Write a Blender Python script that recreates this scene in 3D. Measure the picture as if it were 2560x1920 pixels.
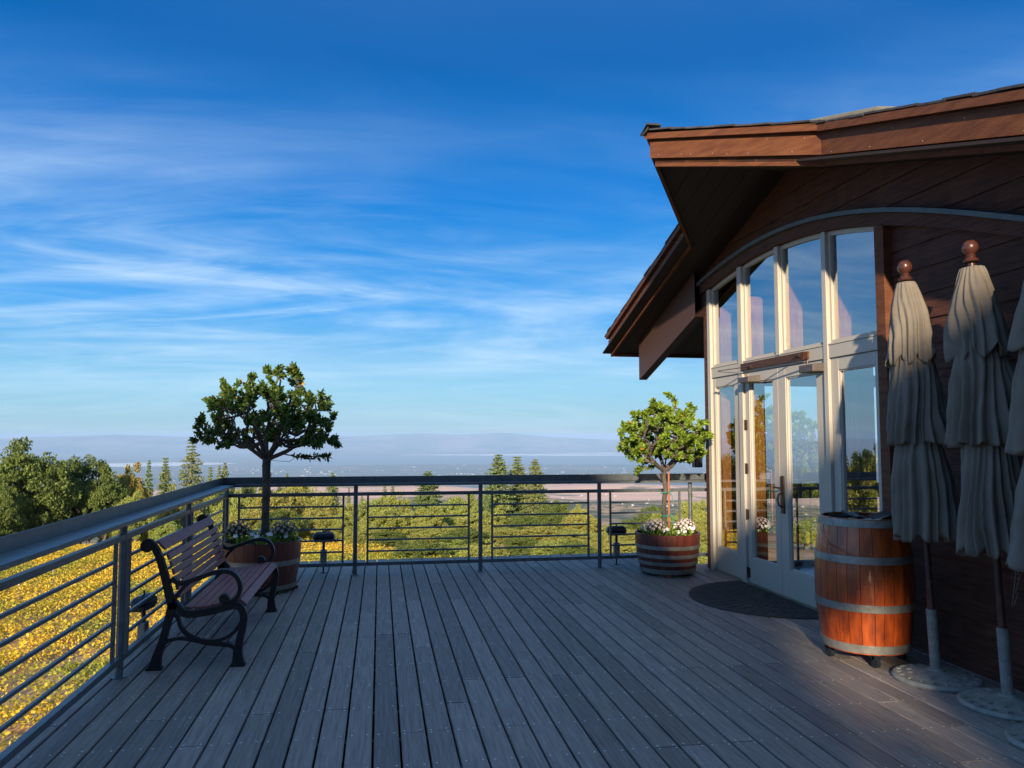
import bpy, bmesh, math, random
import numpy as np
from mathutils import Vector, Matrix
R = math.radians
for o in list(bpy.data.objects): bpy.data.objects.remove(o)
scene = bpy.context.scene
COL = scene.collection

# ------------------------------------------------------------------ camera, sky, sun, exposure
cam_d = bpy.data.cameras.new('camera'); cam = bpy.data.objects.new('camera', cam_d); COL.objects.link(cam)
cam.location = (0, 0, 1.55); cam.rotation_euler = (R(90 + 3.808), 0, R(-9.716))
cam_d.sensor_width = 36; cam_d.lens = 27.04; cam_d.clip_start = .05; cam_d.clip_end = 120000
scene.camera = cam
SUN_AZ, SUN_EL = 20.0, 17.0          # direction the light travels (from +Y towards +X), elevation
world = bpy.data.worlds.new("World"); scene.world = world; world.use_nodes = True
nt = world.node_tree; nt.nodes.clear()
def wn(t, **k):
    n = nt.nodes.new(t)
    for a, b in k.items(): setattr(n, a, b)
    return n
sky = wn('ShaderNodeTexSky', sky_type='NISHITA', sun_disc=False, sun_elevation=R(SUN_EL), sun_rotation=R(180 + SUN_AZ),
         altitude=600, air_density=1.0, dust_density=0.0, ozone_density=3.0)
tc = wn('ShaderNodeTexCoord'); sep = wn('ShaderNodeSeparateXYZ'); nt.links.new(tc.outputs['Generated'], sep.inputs[0])
def wmath(op, a, b=None, clamp=False):
    n = wn('ShaderNodeMath', operation=op); n.use_clamp = clamp
    for i, v in enumerate((a, b)):
        if v is None: continue
        if isinstance(v, (int, float)): n.inputs[i].default_value = v
        else: nt.links.new(v, n.inputs[i])
    return n.outputs[0]
zc = wmath('MAXIMUM', sep.outputs['Z'], 0.0); den = wmath('ADD', zc, 0.16)
px = wmath('DIVIDE', sep.outputs['X'], den); py = wmath('DIVIDE', sep.outputs['Y'], den)
cmb = wn('ShaderNodeCombineXYZ'); nt.links.new(px, cmb.inputs[0]); nt.links.new(py, cmb.inputs[1])
def cloud(rot, sc, scale, lo, hi, detail, seed, dist=.6):
    m = wn('ShaderNodeMapping'); m.inputs['Rotation'].default_value = (0, 0, R(rot)); m.inputs['Scale'].default_value = sc
    m.inputs['Location'].default_value = (seed, seed * .37, 0)
    nt.links.new(cmb.outputs[0], m.inputs['Vector'])
    n = wn('ShaderNodeTexNoise'); n.inputs['Scale'].default_value = scale; n.inputs['Detail'].default_value = detail
    n.inputs['Roughness'].default_value = .58; n.inputs['Distortion'].default_value = dist
    nt.links.new(m.outputs[0], n.inputs['Vector'])
    r = wn('ShaderNodeMapRange', interpolation_type='SMOOTHSTEP'); nt.links.new(n.outputs['Fac'], r.inputs[0])
    r.inputs[1].default_value = lo; r.inputs[2].default_value = hi
    return r.outputs[0]
c1 = cloud(-12, (.55, 1.25, 1), .66, .38, .76, 12, 4.3, 1.3)
c2 = cloud(20, (.7, 1.9, 1), 1.3, .34, .86, 12, 7.7, 1.8)
c3 = cloud(0, (.8, .8, 1), .42, .30, .60, 4, 1.9)
veil = wn('ShaderNodeMapRange', interpolation_type='SMOOTHSTEP'); nt.links.new(sep.outputs['Z'], veil.inputs[0])
veil.inputs[1].default_value = .30; veil.inputs[2].default_value = .15; veil.inputs[3].default_value = 0; veil.inputs[4].default_value = .75
cm = wmath('ADD', wmath('MULTIPLY', wmath('ADD', wmath('MULTIPLY', c1, .75), wmath('MULTIPLY', c2, .45)), c3), wmath('MULTIPLY', veil.outputs[0], wmath('ADD', wmath('MULTIPLY', c1, .7), wmath('MULTIPLY', c2, .5))))
low = wn('ShaderNodeMapRange', interpolation_type='SMOOTHSTEP'); nt.links.new(sep.outputs['Z'], low.inputs[0])
low.inputs[1].default_value = .46; low.inputs[2].default_value = .20; low.inputs[3].default_value = .03; low.inputs[4].default_value = 1.0
lo2 = wn('ShaderNodeMapRange', interpolation_type='SMOOTHSTEP'); nt.links.new(sep.outputs['Z'], lo2.inputs[0])
lo2.inputs[1].default_value = .03; lo2.inputs[2].default_value = .15; lo2.inputs[3].default_value = .25
cm = wmath('MULTIPLY', wmath('MULTIPLY', wmath('MULTIPLY', cm, low.outputs[0]), lo2.outputs[0]), .80, True)
hs = wn('ShaderNodeHueSaturation'); hs.inputs['Saturation'].default_value = 1.32; hs.inputs['Value'].default_value = 1.0
nt.links.new(sky.outputs[0], hs.inputs['Color'])
mx = wn('ShaderNodeMix', data_type='RGBA'); nt.links.new(cm, mx.inputs['Factor'])
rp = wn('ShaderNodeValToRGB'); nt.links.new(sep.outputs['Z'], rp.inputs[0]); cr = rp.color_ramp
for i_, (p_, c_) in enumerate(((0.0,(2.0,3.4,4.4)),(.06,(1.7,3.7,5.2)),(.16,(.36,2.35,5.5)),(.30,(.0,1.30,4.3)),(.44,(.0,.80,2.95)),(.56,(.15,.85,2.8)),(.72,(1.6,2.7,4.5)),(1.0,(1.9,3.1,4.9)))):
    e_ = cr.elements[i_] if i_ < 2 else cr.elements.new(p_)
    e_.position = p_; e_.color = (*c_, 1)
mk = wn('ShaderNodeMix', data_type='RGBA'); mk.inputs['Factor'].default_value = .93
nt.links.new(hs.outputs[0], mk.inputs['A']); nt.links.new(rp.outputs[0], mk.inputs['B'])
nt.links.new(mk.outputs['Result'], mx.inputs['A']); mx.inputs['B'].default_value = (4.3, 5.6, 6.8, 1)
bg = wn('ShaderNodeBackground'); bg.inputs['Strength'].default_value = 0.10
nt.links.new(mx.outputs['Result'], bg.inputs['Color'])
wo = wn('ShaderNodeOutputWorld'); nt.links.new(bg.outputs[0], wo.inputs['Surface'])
sun_d = bpy.data.lights.new('sun', 'SUN'); sun = bpy.data.objects.new('sun', sun_d); COL.objects.link(sun)
sun_d.energy = 4.8; sun_d.angle = R(0.9); sun_d.color = (1.0, .80, .56)
sd = Vector((math.sin(R(SUN_AZ)) * math.cos(R(SUN_EL)), math.cos(R(SUN_AZ)) * math.cos(R(SUN_EL)), -math.sin(R(SUN_EL))))
sun.rotation_euler = sd.to_track_quat('-Z', 'Y').to_euler(); sun.location = (-20, -40, 30)
vs = scene.view_settings; vs.view_transform = 'Standard'; vs.look = 'None'; vs.gamma = 1; vs.use_curve_mapping = False
vs.exposure = 0.72
scene.cycles.use_denoising = True; scene.cycles.max_bounces = 8; scene.cycles.transparent_max_bounces = 16
scene.cycles.volume_bounces = 2; scene.cycles.sample_clamp_indirect = 6

# ------------------------------------------------------------------ helpers
rnd = random.Random(11)
class MB:
    def __init__(s): s.v = []; s.f = []
    def add(s, vs, fs):
        b = len(s.v); s.v += [tuple(v) for v in vs]; s.f += [tuple(b + i for i in f) for f in fs]
    def box(s, x0, x1, y0, y1, z0, z1):
        s.add([(x0,y0,z0),(x1,y0,z0),(x1,y1,z0),(x0,y1,z0),(x0,y0,z1),(x1,y0,z1),(x1,y1,z1),(x0,y1,z1)],
              [(0,3,2,1),(4,5,6,7),(0,1,5,4),(1,2,6,5),(2,3,7,6),(3,0,4,7)])
    def obox(s, c, ax, ay, az):          # oriented box: centre, half vectors
        c, ax, ay, az = map(Vector, (c, ax, ay, az))
        p = [c + i*ax + j*ay + k*az for k in (-1,1) for i, j in ((-1,-1),(1,-1),(1,1),(-1,1))]
        s.add(p, [(0,3,2,1),(4,5,6,7),(0,1,5,4),(1,2,6,5),(2,3,7,6),(3,0,4,7)])
    def bar(s, a, b, w, h, up=(0,0,1)):  # rectangular bar from a to b
        a, b, up = Vector(a), Vector(b), Vector(up); d = (b - a); L = d.length; d.normalize()
        side = d.cross(up).normalized(); u2 = side.cross(d).normalized()
        s.obox((a + b) / 2, d * L / 2, side * w / 2, u2 * h / 2)
    def tube(s, pts, rad, n=8, cap=True):
        pts = [Vector(p) for p in pts]
        if not hasattr(rad, '__len__'): rad = [rad] * len(pts)
        b = len(s.v); u = None
        for i, p in enumerate(pts):
            d = (pts[min(i+1, len(pts)-1)] - pts[max(i-1, 0)])
            if d.length < 1e-9: d = Vector((0,0,1))
            d.normalize()
            if u is None: u = d.orthogonal().normalized()
            else:
                u = u - d * u.dot(d)
                u = u.normalized() if u.length > 1e-6 else d.orthogonal().normalized()
            w = d.cross(u)
            for k in range(n):
                a = 2*math.pi*k/n; s.v.append(tuple(p + (u*math.cos(a) + w*math.sin(a)) * rad[i]))
        for i in range(len(pts)-1):
            for k in range(n):
                k2 = (k+1) % n; s.f.append((b+i*n+k, b+i*n+k2, b+(i+1)*n+k2, b+(i+1)*n+k))
        if cap: s.f.append(tuple(b+k for k in reversed(range(n)))); s.f.append(tuple(b+(len(pts)-1)*n+k for k in range(n)))
    def lathe(s, prof, c=(0,0,0), n=32, cap0=True, cap1=True):   # prof: (r,z)
        b = len(s.v)
        for r, z in prof:
            for k in range(n):
                a = 2*math.pi*k/n; s.v.append((c[0]+r*math.cos(a), c[1]+r*math.sin(a), c[2]+z))
        for i in range(len(prof)-1):
            for k in range(n):
                k2 = (k+1) % n; s.f.append((b+i*n+k, b+i*n+k2, b+(i+1)*n+k2, b+(i+1)*n+k))
        if cap0: s.f.append(tuple(b+k for k in reversed(range(n))))
        if cap1: s.f.append(tuple(b+(len(prof)-1)*n+k for k in range(n)))
    def ribbon(s, pts, wid, y0, y1):     # polyline in XZ with widths, extruded along Y
        n = len(pts); L = []; Rr = []
        if not hasattr(wid, '__len__'): wid = [wid]*n
        for i in range(n):
            a = pts[max(i-1,0)]; c = pts[min(i+1,n-1)]; dx, dz = c[0]-a[0], c[1]-a[1]; l = math.hypot(dx, dz) or 1
            nx, nz = -dz/l, dx/l; w = wid[i]/2
            L.append((pts[i][0]+nx*w, pts[i][1]+nz*w)); Rr.append((pts[i][0]-nx*w, pts[i][1]-nz*w))
        b = len(s.v)
        for i in range(n):
            s.v += [(L[i][0], y0, L[i][1]), (Rr[i][0], y0, Rr[i][1]), (Rr[i][0], y1, Rr[i][1]), (L[i][0], y1, L[i][1])]
        for i in range(n-1):
            for k in range(4): s.f.append((b+4*i+k, b+4*i+(k+1)%4, b+4*(i+1)+(k+1)%4, b+4*(i+1)+k))
        s.f.append((b, b+1, b+2, b+3)); e = b+4*(n-1); s.f.append((e+3, e+2, e+1, e))
    def build(s, name, mat, parent=None, smooth=False, bevel=0, sharp=35, keep=False):
        me = bpy.data.meshes.new(name); me.from_pydata(s.v, [], s.f)
        if not keep: bm = bmesh.new(); bm.from_mesh(me); bmesh.ops.recalc_face_normals(bm, faces=bm.faces); bm.to_mesh(me); bm.free()
        me.materials.append(mat); o = bpy.data.objects.new(name, me); COL.objects.link(o)
        if parent: o.parent = parent
        if smooth:
            me.polygons.foreach_set('use_smooth', [True]*len(me.polygons))
            if sharp: me.set_sharp_from_angle(angle=R(sharp))
        if bevel:
            m = o.modifiers.new('bevel', 'BEVEL'); m.width = bevel; m.segments = 2; m.limit_method = 'ANGLE'; m.angle_limit = R(40)
        return o
def np_mesh(name, V, nper, mat, parent=None, smooth=False):      # V: (N, nper, 3) separate polygons
    N = len(V); me = bpy.data.meshes.new(name)
    me.vertices.add(N*nper); me.vertices.foreach_set('co', np.ascontiguousarray(V, dtype=np.float32).ravel())
    me.loops.add(N*nper); me.loops.foreach_set('vertex_index', np.arange(N*nper, dtype=np.int32))
    me.polygons.add(N); me.polygons.foreach_set('loop_start', np.arange(0, N*nper, nper, dtype=np.int32))
    me.update(calc_edges=True); me.materials.append(mat)
    o = bpy.data.objects.new(name, me); COL.objects.link(o)
    if parent: o.parent = parent
    return o
def tag(o, label=None, cat=None, group=None, kind=None):
    for k, v in (('label', label), ('category', cat), ('group', group), ('kind', kind)):
        if v: o[k] = v
    return o
def empty(name, loc=(0,0,0), rz=0):
    o = bpy.data.objects.new(name, None); o.location = loc; o.rotation_euler = (0,0,rz); o.empty_display_size = .2
    COL.objects.link(o); return o
CH = {}
def copy_tree(o, parent=None):
    c = o.copy(); COL.objects.link(c)
    if parent: c.parent = parent
    for ch in [q for q in list(COL.objects) if q.parent == o]: copy_tree(ch, c)
    return c
def spline(pts, n=6):
    P = [np.array(p, float) for p in pts]; P = [2*P[0]-P[1]] + P + [2*P[-1]-P[-2]]; out = []
    for i in range(1, len(P)-2):
        for k in range(n):
            t = k/n; a, b, c, d = P[i-1], P[i], P[i+1], P[i+2]
            out.append(tuple(.5*((2*b) + (c-a)*t + (2*a-5*b+4*c-d)*t*t + (3*b-a-3*c+d)*t**3)))
    out.append(tuple(P[-2])); return out
# ---- materials
def mat(name, col, rough=.6, metal=0, spec=.5, var=0, island=0, noise=None, bump=0, bscale=40, stretch=(1,1,1), col2=None, coat=0, transl=0, coords='Object', nlo=.35, nhi=.65, objvar=0, detail=5):
    m = bpy.data.materials.new(name); m.use_nodes = True; t = m.node_tree; N = t.nodes; L = t.links
    p = N['Principled BSDF']; p.inputs['Roughness'].default_value = rough; p.inputs['Metallic'].default_value = metal
    p.inputs['Specular IOR Level'].default_value = spec; p.inputs['Coat Weight'].default_value = coat
    p.inputs['Base Color'].default_value = (*col, 1)
    tcn = N.new('ShaderNodeTexCoord'); mp = N.new('ShaderNodeMapping'); mp.inputs['Scale'].default_value = stretch
    L.new(tcn.outputs[coords], mp.inputs['Vector'])
    cur = None
    if noise:
        n = N.new('ShaderNodeTexNoise'); n.inputs['Scale'].default_value = noise; n.inputs['Detail'].default_value = detail
        n.inputs['Roughness'].default_value = .62
        L.new(mp.outputs[0], n.inputs['Vector'])
        r = N.new('ShaderNodeMapRange'); r.inputs[1].default_value = nlo; r.inputs[2].default_value = nhi; L.new(n.outputs['Fac'], r.inputs[0])
        mxx = N.new('ShaderNodeMix'); mxx.data_type = 'RGBA'; L.new(r.outputs[0], mxx.inputs['Factor'])
        mxx.inputs['A'].default_value = (*col, 1); mxx.inputs['B'].default_value = (*(col2 or [c*.55 for c in col]), 1)
        cur = mxx.outputs['Result']
    if island or objvar:
        h = N.new('ShaderNodeHueSaturation')
        if cur: L.new(cur, h.inputs['Color'])
        else: h.inputs['Color'].default_value = (*col, 1)
        if island:
            g = N.new('ShaderNodeNewGeometry'); src = g.outputs['Random Per Island']
        else:
            g = N.new('ShaderNodeObjectInfo'); src = g.outputs['Random']
        amt = island or objvar
        r = N.new('ShaderNodeMapRange'); r.inputs[3].default_value = 1-amt; r.inputs[4].default_value = 1+amt
        L.new(src, r.inputs[0]); L.new(r.outputs[0], h.inputs['Value'])
        if island and objvar:
            g2 = N.new('ShaderNodeObjectInfo'); r2 = N.new('ShaderNodeMapRange'); r2.inputs[3].default_value = .5-objvar*.1; r2.inputs[4].default_value = .5+objvar*.07
            L.new(g2.outputs['Random'], r2.inputs[0]); L.new(r2.outputs[0], h.inputs['Hue'])
        cur = h.outputs[0]
    if cur: L.new(cur, p.inputs['Base Color'])
    if bump:
        nb = N.new('ShaderNodeTexNoise'); nb.inputs['Scale'].default_value = bscale; nb.inputs['Detail'].default_value = 6; L.new(mp.outputs[0], nb.inputs['Vector'])
        b = N.new('ShaderNodeBump'); b.inputs['Strength'].default_value = bump; b.inputs['Distance'].default_value = .01
        L.new(nb.outputs['Fac'], b.inputs['Height']); L.new(b.outputs[0], p.inputs['Normal'])
        rr = N.new('ShaderNodeMapRange'); rr.inputs[3].default_value = max(0, rough-.12); rr.inputs[4].default_value = min(1, rough+.15)
        L.new(nb.outputs['Fac'], rr.inputs[0]); L.new(rr.outputs[0], p.inputs['Roughness'])
    if transl:
        tr = N.new('ShaderNodeBsdfTranslucent'); ms = N.new('ShaderNodeMixShader'); ms.inputs[0].default_value = transl
        if cur: L.new(cur, tr.inputs['Color'])
        else: tr.inputs['Color'].default_value = (*col, 1)
        L.new(p.outputs[0], ms.inputs[1]); L.new(tr.outputs[0], ms.inputs[2]); L.new(ms.outputs[0], N['Material Output'].inputs['Surface'])
    return m
M = {}
M['deck'] = mat('weathered_deck_wood', (.31,.265,.24), .58, spec=.45, island=.25, noise=7, stretch=(9,.45,1), bump=.8, bscale=26, col2=(.14,.125,.12), nlo=.3, nhi=.7)
M['screw'] = mat('steel_screw', (.75,.74,.72), .45, metal=.4)
M['steel'] = mat('painted_rail_steel', (.13,.155,.17), .38, metal=.25, noise=14, col2=(.085,.10,.115), bump=.12, bscale=120)
M['iron'] = mat('black_cast_iron', (.018,.017,.02), .42, metal=.3, bump=.25, bscale=150)
M['slat'] = mat('red_brown_slat', (.33,.115,.105), .45, spec=.4, island=.2, noise=12, stretch=(14,.8,14), col2=(.18,.06,.056), bump=.25, bscale=40)
M['oak'] = mat('barrel_oak', (.44,.078,.010), .30, spec=.5, island=.25, noise=6, stretch=(3,3,.9), col2=(.17,.03,.008), bump=.25, bscale=50, coat=.6)
M['tub'] = mat('tub_oak', (.17,.04,.022), .42, spec=.5, island=.2, noise=7, stretch=(5,5,.9), col2=(.09,.022,.014), bump=.25, bscale=50, coat=.15)
M['hoop'] = mat('galvanised_hoop', (.36,.36,.33), .45, metal=.55, noise=9, col2=(.22,.22,.20), bump=.15, bscale=60)
M['canvas'] = mat('umbrella_canvas', (.235,.21,.175), .9, spec=.15, noise=3, col2=(.175,.155,.13), bump=.5, bscale=30, transl=.06)
M['knob'] = mat('turned_wood_knob', (.085,.03,.022), .35, coat=.3, noise=20, col2=(.06,.02,.015))
M['pole'] = mat('dark_wood_pole', (.07,.028,.024), .4, noise=10, stretch=(4,4,.5))
M['base'] = mat('cast_base_metal', (.30,.31,.28), .6, metal=.15, noise=18, col2=(.19,.20,.18), bump=.4, bscale=60)
M['siding'] = mat('stained_siding', (.125,.05,.03), .62, spec=.25, noise=5, stretch=(6,.9,14), col2=(.05,.021,.015), bump=.4, bscale=30, island=.12)
M['fascia'] = mat('stained_fascia', (.175,.068,.030), .6, spec=.25, noise=3, stretch=(1.5,1.5,9), col2=(.105,.038,.02), bump=.5, bscale=40)
M['beam'] = mat('rafter_beam_wood', (.075,.038,.034), .6, noise=6, stretch=(8,1,8), col2=(.07,.035,.03), bump=.3, bscale=30)
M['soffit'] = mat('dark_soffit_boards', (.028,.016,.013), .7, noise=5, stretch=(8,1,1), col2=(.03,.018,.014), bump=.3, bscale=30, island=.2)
M['trim'] = mat('grey_green_arch_trim', (.09,.115,.12), .45, noise=8, col2=(.06,.08,.085), bump=.15)
M['frame'] = mat('beige_window_paint', (.46,.43,.37), .42, spec=.5, noise=6, col2=(.44,.41,.36), bump=.08, bscale=90)
M['jamb'] = mat('orange_inner_jamb', (.62,.27,.06), .45, noise=6, stretch=(6,6,.7), col2=(.40,.16,.045))
M['shingle'] = mat('roof_shingle', (.055,.055,.065), .85, noise=20, col2=(.03,.03,.036), bump=.6, bscale=60, island=.3)
M['flash'] = mat('tan_flashing', (.27,.25,.17), .5, metal=.2, noise=5, col2=(.21,.19,.13))
M['bronze'] = mat('bronze_hardware', (.10,.055,.035), .4, metal=.6, noise=30, col2=(.06,.035,.025))
M['rust'] = mat('rusty_plate', (.13,.05,.022), .55, metal=.3, noise=8, stretch=(1,3,8), col2=(.05,.022,.014))
M['closer'] = mat('closer_cover', (.11,.09,.085), .5, metal=.2, noise=10, col2=(.07,.06,.055))
M['mat'] = mat('rubber_mat', (.022,.026,.030), .85, bump=.6, bscale=160)
M['soil'] = mat('potting_soil', (.035,.025,.018), .95, bump=.8, bscale=60)
M['bark'] = mat('grey_bark', (.13,.105,.085), .85, noise=18, stretch=(1,1,.4), col2=(.06,.05,.042), bump=.8, bscale=50)
M['twig'] = mat('wild_tree_bark', (.20,.165,.125), .9, noise=3, col2=(.09,.075,.06))
M['leaf'] = mat('glossy_green_leaf', (.10,.17,.03), .38, spec=.5, island=.55, transl=.3)
M['leaf2'] = mat('bright_green_leaf', (.22,.33,.035), .4, spec=.5, island=.5, transl=.38)
M['yleaf'] = mat('yellowed_leaf', (.55,.30,.03), .5, island=.3, transl=.3)
M['mum'] = mat('mauve_mum', (.44,.33,.36), .8, island=.35)
M['mumw'] = mat('pale_pink_mum', (.66,.56,.58), .8, island=.22)
M['white'] = mat('white_petal', (.80,.80,.82), .7, island=.12)
M['black'] = mat('black_plastic', (.012,.012,.015), .4)
M['lampbody'] = mat('dark_lamp_metal', (.022,.03,.04), .35, metal=.4)
M['box'] = mat('weatherproof_box', (.30,.32,.31), .5, metal=.3, noise=10)
M['oakleaf'] = mat('live_oak_foliage', (.37,.40,.105), .75, spec=.15, island=.45, objvar=.3, transl=.35)
M['oakdark'] = mat('dark_live_oak_foliage', (.135,.18,.045), .75, spec=.15, island=.5, transl=.2)
M['oakyel'] = mat('yellowing_foliage', (.42,.33,.08), .75, spec=.15, island=.38, transl=.25)
M['needle'] = mat('conifer_needles', (.21,.27,.10), .75, spec=.12, island=.35, objvar=.25, transl=.18)
M['vine'] = mat('autumn_vine_leaves', (.80,.56,.06), .7, spec=.2, island=.42, transl=.38, noise=.30, col2=(.34,.38,.06), nlo=.42, nhi=.6)
M['green_tie'] = mat('green_tie', (.03,.30,.22), .5)
M['stake'] = mat('wood_stake', (.35,.13,.06), .6)
M['tube'] = mat('white_grow_tube', (.62,.58,.50), .6)
M['town'] = mat('town_walls', (.50,.49,.48), .8, island=.2)
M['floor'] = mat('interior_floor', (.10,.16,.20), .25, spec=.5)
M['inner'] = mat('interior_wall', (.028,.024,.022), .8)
M['plaster'] = mat('tan_plaster', (.35,.30,.24), .9)

def glass_mat():
    m = bpy.data.materials.new('reflective_window_glass'); m.use_nodes = True; N = m.node_tree.nodes; L = m.node_tree.links; N.clear()
    g = N.new('ShaderNodeBsdfGlossy'); g.inputs['Roughness'].default_value = 0.0; g.inputs['Color'].default_value = (.92,.96,1,1)
    t = N.new('ShaderNodeBsdfTransparent'); t.inputs['Color'].default_value = (.90,.93,.92,1)
    f = N.new('ShaderNodeLayerWeight'); pw = N.new('ShaderNodeMath'); pw.operation = 'POWER'; pw.inputs[1].default_value = 3.5; L.new(f.outputs['Facing'], pw.inputs[0])
    a = N.new('ShaderNodeMapRange'); a.inputs[3].default_value = .36; a.inputs[4].default_value = 1.0; L.new(pw.outputs[0], a.inputs[0])
    nz = N.new('ShaderNodeTexNoise'); nz.inputs['Scale'].default_value = 1.3; b = N.new('ShaderNodeBump'); b.inputs['Strength'].default_value = .02; b.inputs['Distance'].default_value = .02
    L.new(nz.outputs['Fac'], b.inputs['Height']); L.new(b.outputs[0], g.inputs['Normal'])
    ms = N.new('ShaderNodeMixShader'); L.new(a.outputs[0], ms.inputs[0]); L.new(t.outputs[0], ms.inputs[1]); L.new(g.outputs[0], ms.inputs[2])
    o = N.new('ShaderNodeOutputMaterial'); L.new(ms.outputs[0], o.inputs['Surface']); return m
M['glass'] = glass_mat()

# ------------------------------------------------------------------ terrain
TP = [(0,-5.2),(12,-5.8),(25,-6.05),(55,-6.15),(66,-7.3),(80,-10),(100,-15),(150,-28),(300,-52),(600,-88),(1200,-146),(2000,-192),(2700,-213),
      (3500,-213),(4300,-285),(6000,-470),(9000,-600),(27000,-600),(50000,-600)]
tr_, tz_ = [p[0] for p in TP], [p[1] for p in TP]
def smooth_noise(x, y, s, seed):
    a = 0; rr = random.Random(seed)
    for k in range(5):
        fx, fy, ph = rr.uniform(-1,1)*s*1.7**k, rr.uniform(-1,1)*s*1.7**k, rr.uniform(0,6.28)
        a = a + np.sin(x*fx + y*fy + ph)/1.6**k
    return a/2.4
CREST_U = [-75,-32,-24,-17.4,-12.7,-6,-2.5,2.9,5.8,9.3,12.4,16,22,30,60]
CREST_V = [1096,1096,1095,1086,1092,1093,1091,1083,1087,1081,1092,1098,1102,1098,1100]
def terrain(x, y):
    x = np.asarray(x, float); y = np.asarray(y, float); r = np.hypot(x, y); az = np.degrees(np.arctan2(x, y))
    z = np.interp(r, tr_, tz_)
    mid = np.clip((r-150)/600, 0, 1)*np.clip((6500-r)/2500, 0, 1)
    z = z + mid*(smooth_noise(x, y, .0032, 5)*.018*r*.6 + smooth_noise(x, y, .011, 6)*.006*r*.5)
    cv = np.interp(az, CREST_U, CREST_V); D = 34000.
    crest = 1.55 - (cv-1088)/1923*D
    t = np.clip((r-27000)/(D-27000), 0, 1); sh = t*t*(3-2*t)
    h = (crest+600)*sh + sh*(1-sh)*4*(smooth_noise(x, y, .0012, 8)*150+smooth_noise(x, y, .004, 9)*80)
    t2 = np.clip((r-D)/9000, 0, 1)
    z = z + h*(1-t2*.6)
    t3 = np.clip(1-abs(r-28800)/1900, 0, 1)
    z = z + t3*np.clip(.45+smooth_noise(x, y, .0007, 12), 0, 2)*110
    return z
def tz(x, y): return float(terrain(np.array([x]), np.array([y]))[0])
def polar_sheet(name, rings, azs, zoff, m, closed=False, zfun=terrain):
    rr, aa = np.meshgrid(rings, np.radians(azs), indexing='ij'); x = rr*np.sin(aa); y = rr*np.cos(aa)
    z = zfun(x, y) + zoff; nr, na = rr.shape
    me = bpy.data.meshes.new(name); V = np.stack([x, y, z], -1).reshape(-1, 3)
    F = []
    for i in range(nr-1):
        for j in range(na-1 + (1 if closed else 0)):
            j2 = (j+1) % na; F.append((i*na+j, (i+1)*na+j, (i+1)*na+j2, i*na+j2))
    me.from_pydata(V.tolist(), [], F); me.materials.append(m); me.polygons.foreach_set('use_smooth', [True]*len(F))
    o = bpy.data.objects.new(name, me); COL.objects.link(o); return o
def terrain_mat():
    m = bpy.data.materials.new('hillside_and_valley'); m.use_nodes = True; N = m.node_tree.nodes; L = m.node_tree.links
    p = N['Principled BSDF']; p.inputs['Roughness'].default_value = .95; p.inputs['Specular IOR Level'].default_value = .1
    g = N.new('ShaderNodeNewGeometry'); ln = N.new('ShaderNodeVectorMath'); ln.operation = 'LENGTH'; L.new(g.outputs['Position'], ln.inputs[0])
    def noise(s, d=8, r=.6):
        n = N.new('ShaderNodeTexNoise'); n.inputs['Scale'].default_value = s; n.inputs['Detail'].default_value = d; n.inputs['Roughness'].default_value = r
        L.new(g.outputs['Position'], n.inputs['Vector']); return n.outputs['Fac']
    def mr(v, a, b):
        q = N.new('ShaderNodeMapRange'); q.inputs[1].default_value = a; q.inputs[2].default_value = b; L.new(v, q.inputs[0]); return q.outputs[0]
    def mix(f, a, b):
        q = N.new('ShaderNodeMix'); q.data_type = 'RGBA'; L.new(f, q.inputs['Factor'])
        for k, v in (('A', a), ('B', b)):
            if isinstance(v, tuple): q.inputs[k].default_value = (*v, 1)
            else: L.new(v, q.inputs[k])
        return q.outputs['Result']
    near = mix(mr(noise(.9), .4, .6), (.52,.33,.19), (.34,.24,.12))
    mid = mix(mr(noise(.006, 9), .47, .53), (.52,.34,.20), (.085,.11,.05))
    mid = mix(mr(noise(.03, 6), .44, .58), mid, (.13,.14,.075))
    tan = mix(mr(noise(.004, 7), .55, .62), (.78,.50,.36), (.30,.24,.15))
    val = mix(mr(noise(.0011, 10, .7), .42, .6), (.07,.095,.075), (.17,.155,.12))
    far = mix(mr(noise(.0005, 10, .65), .42, .58), (.28,.22,.19), (.03,.05,.05))
    d = ln.outputs['Value']
    c = mix(mr(d, 70, 120), near, mid); c = mix(mr(d, 2300, 2650), c, tan); c = mix(mr(d, 4600, 6500), c, val); c = mix(mr(d, 26500, 28500), c, far)
    L.new(c, p.inputs['Base Color']); return m
M['terrain'] = terrain_mat()
rings = np.concatenate([np.linspace(.5, 60, 24), np.geomspace(64, 45000, 190)])
tag(polar_sheet('hillside_terrain', rings, np.arange(0, 360, 1.25), 0, M['terrain'], closed=True),
    'tan and green hillside falling to a wide hazy valley with a long ridge beyond', 'terrain', kind='structure')
water_m = mat('bay_water', (.11,.15,.18), .6, spec=.5)
salt_m = mat('pale_salt_flat', (.9,.88,.82), .9, noise=.002, col2=(.55,.53,.48), coords='Object')
flat = lambda x, y: np.full_like(x, -600.)
tag(polar_sheet('bay_water', np.geomspace(15800, 22800, 8), np.arange(-8, 40, 1), 4, water_m, zfun=flat), 'blue strip of bay water far below in the haze', 'water', kind='structure')
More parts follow.
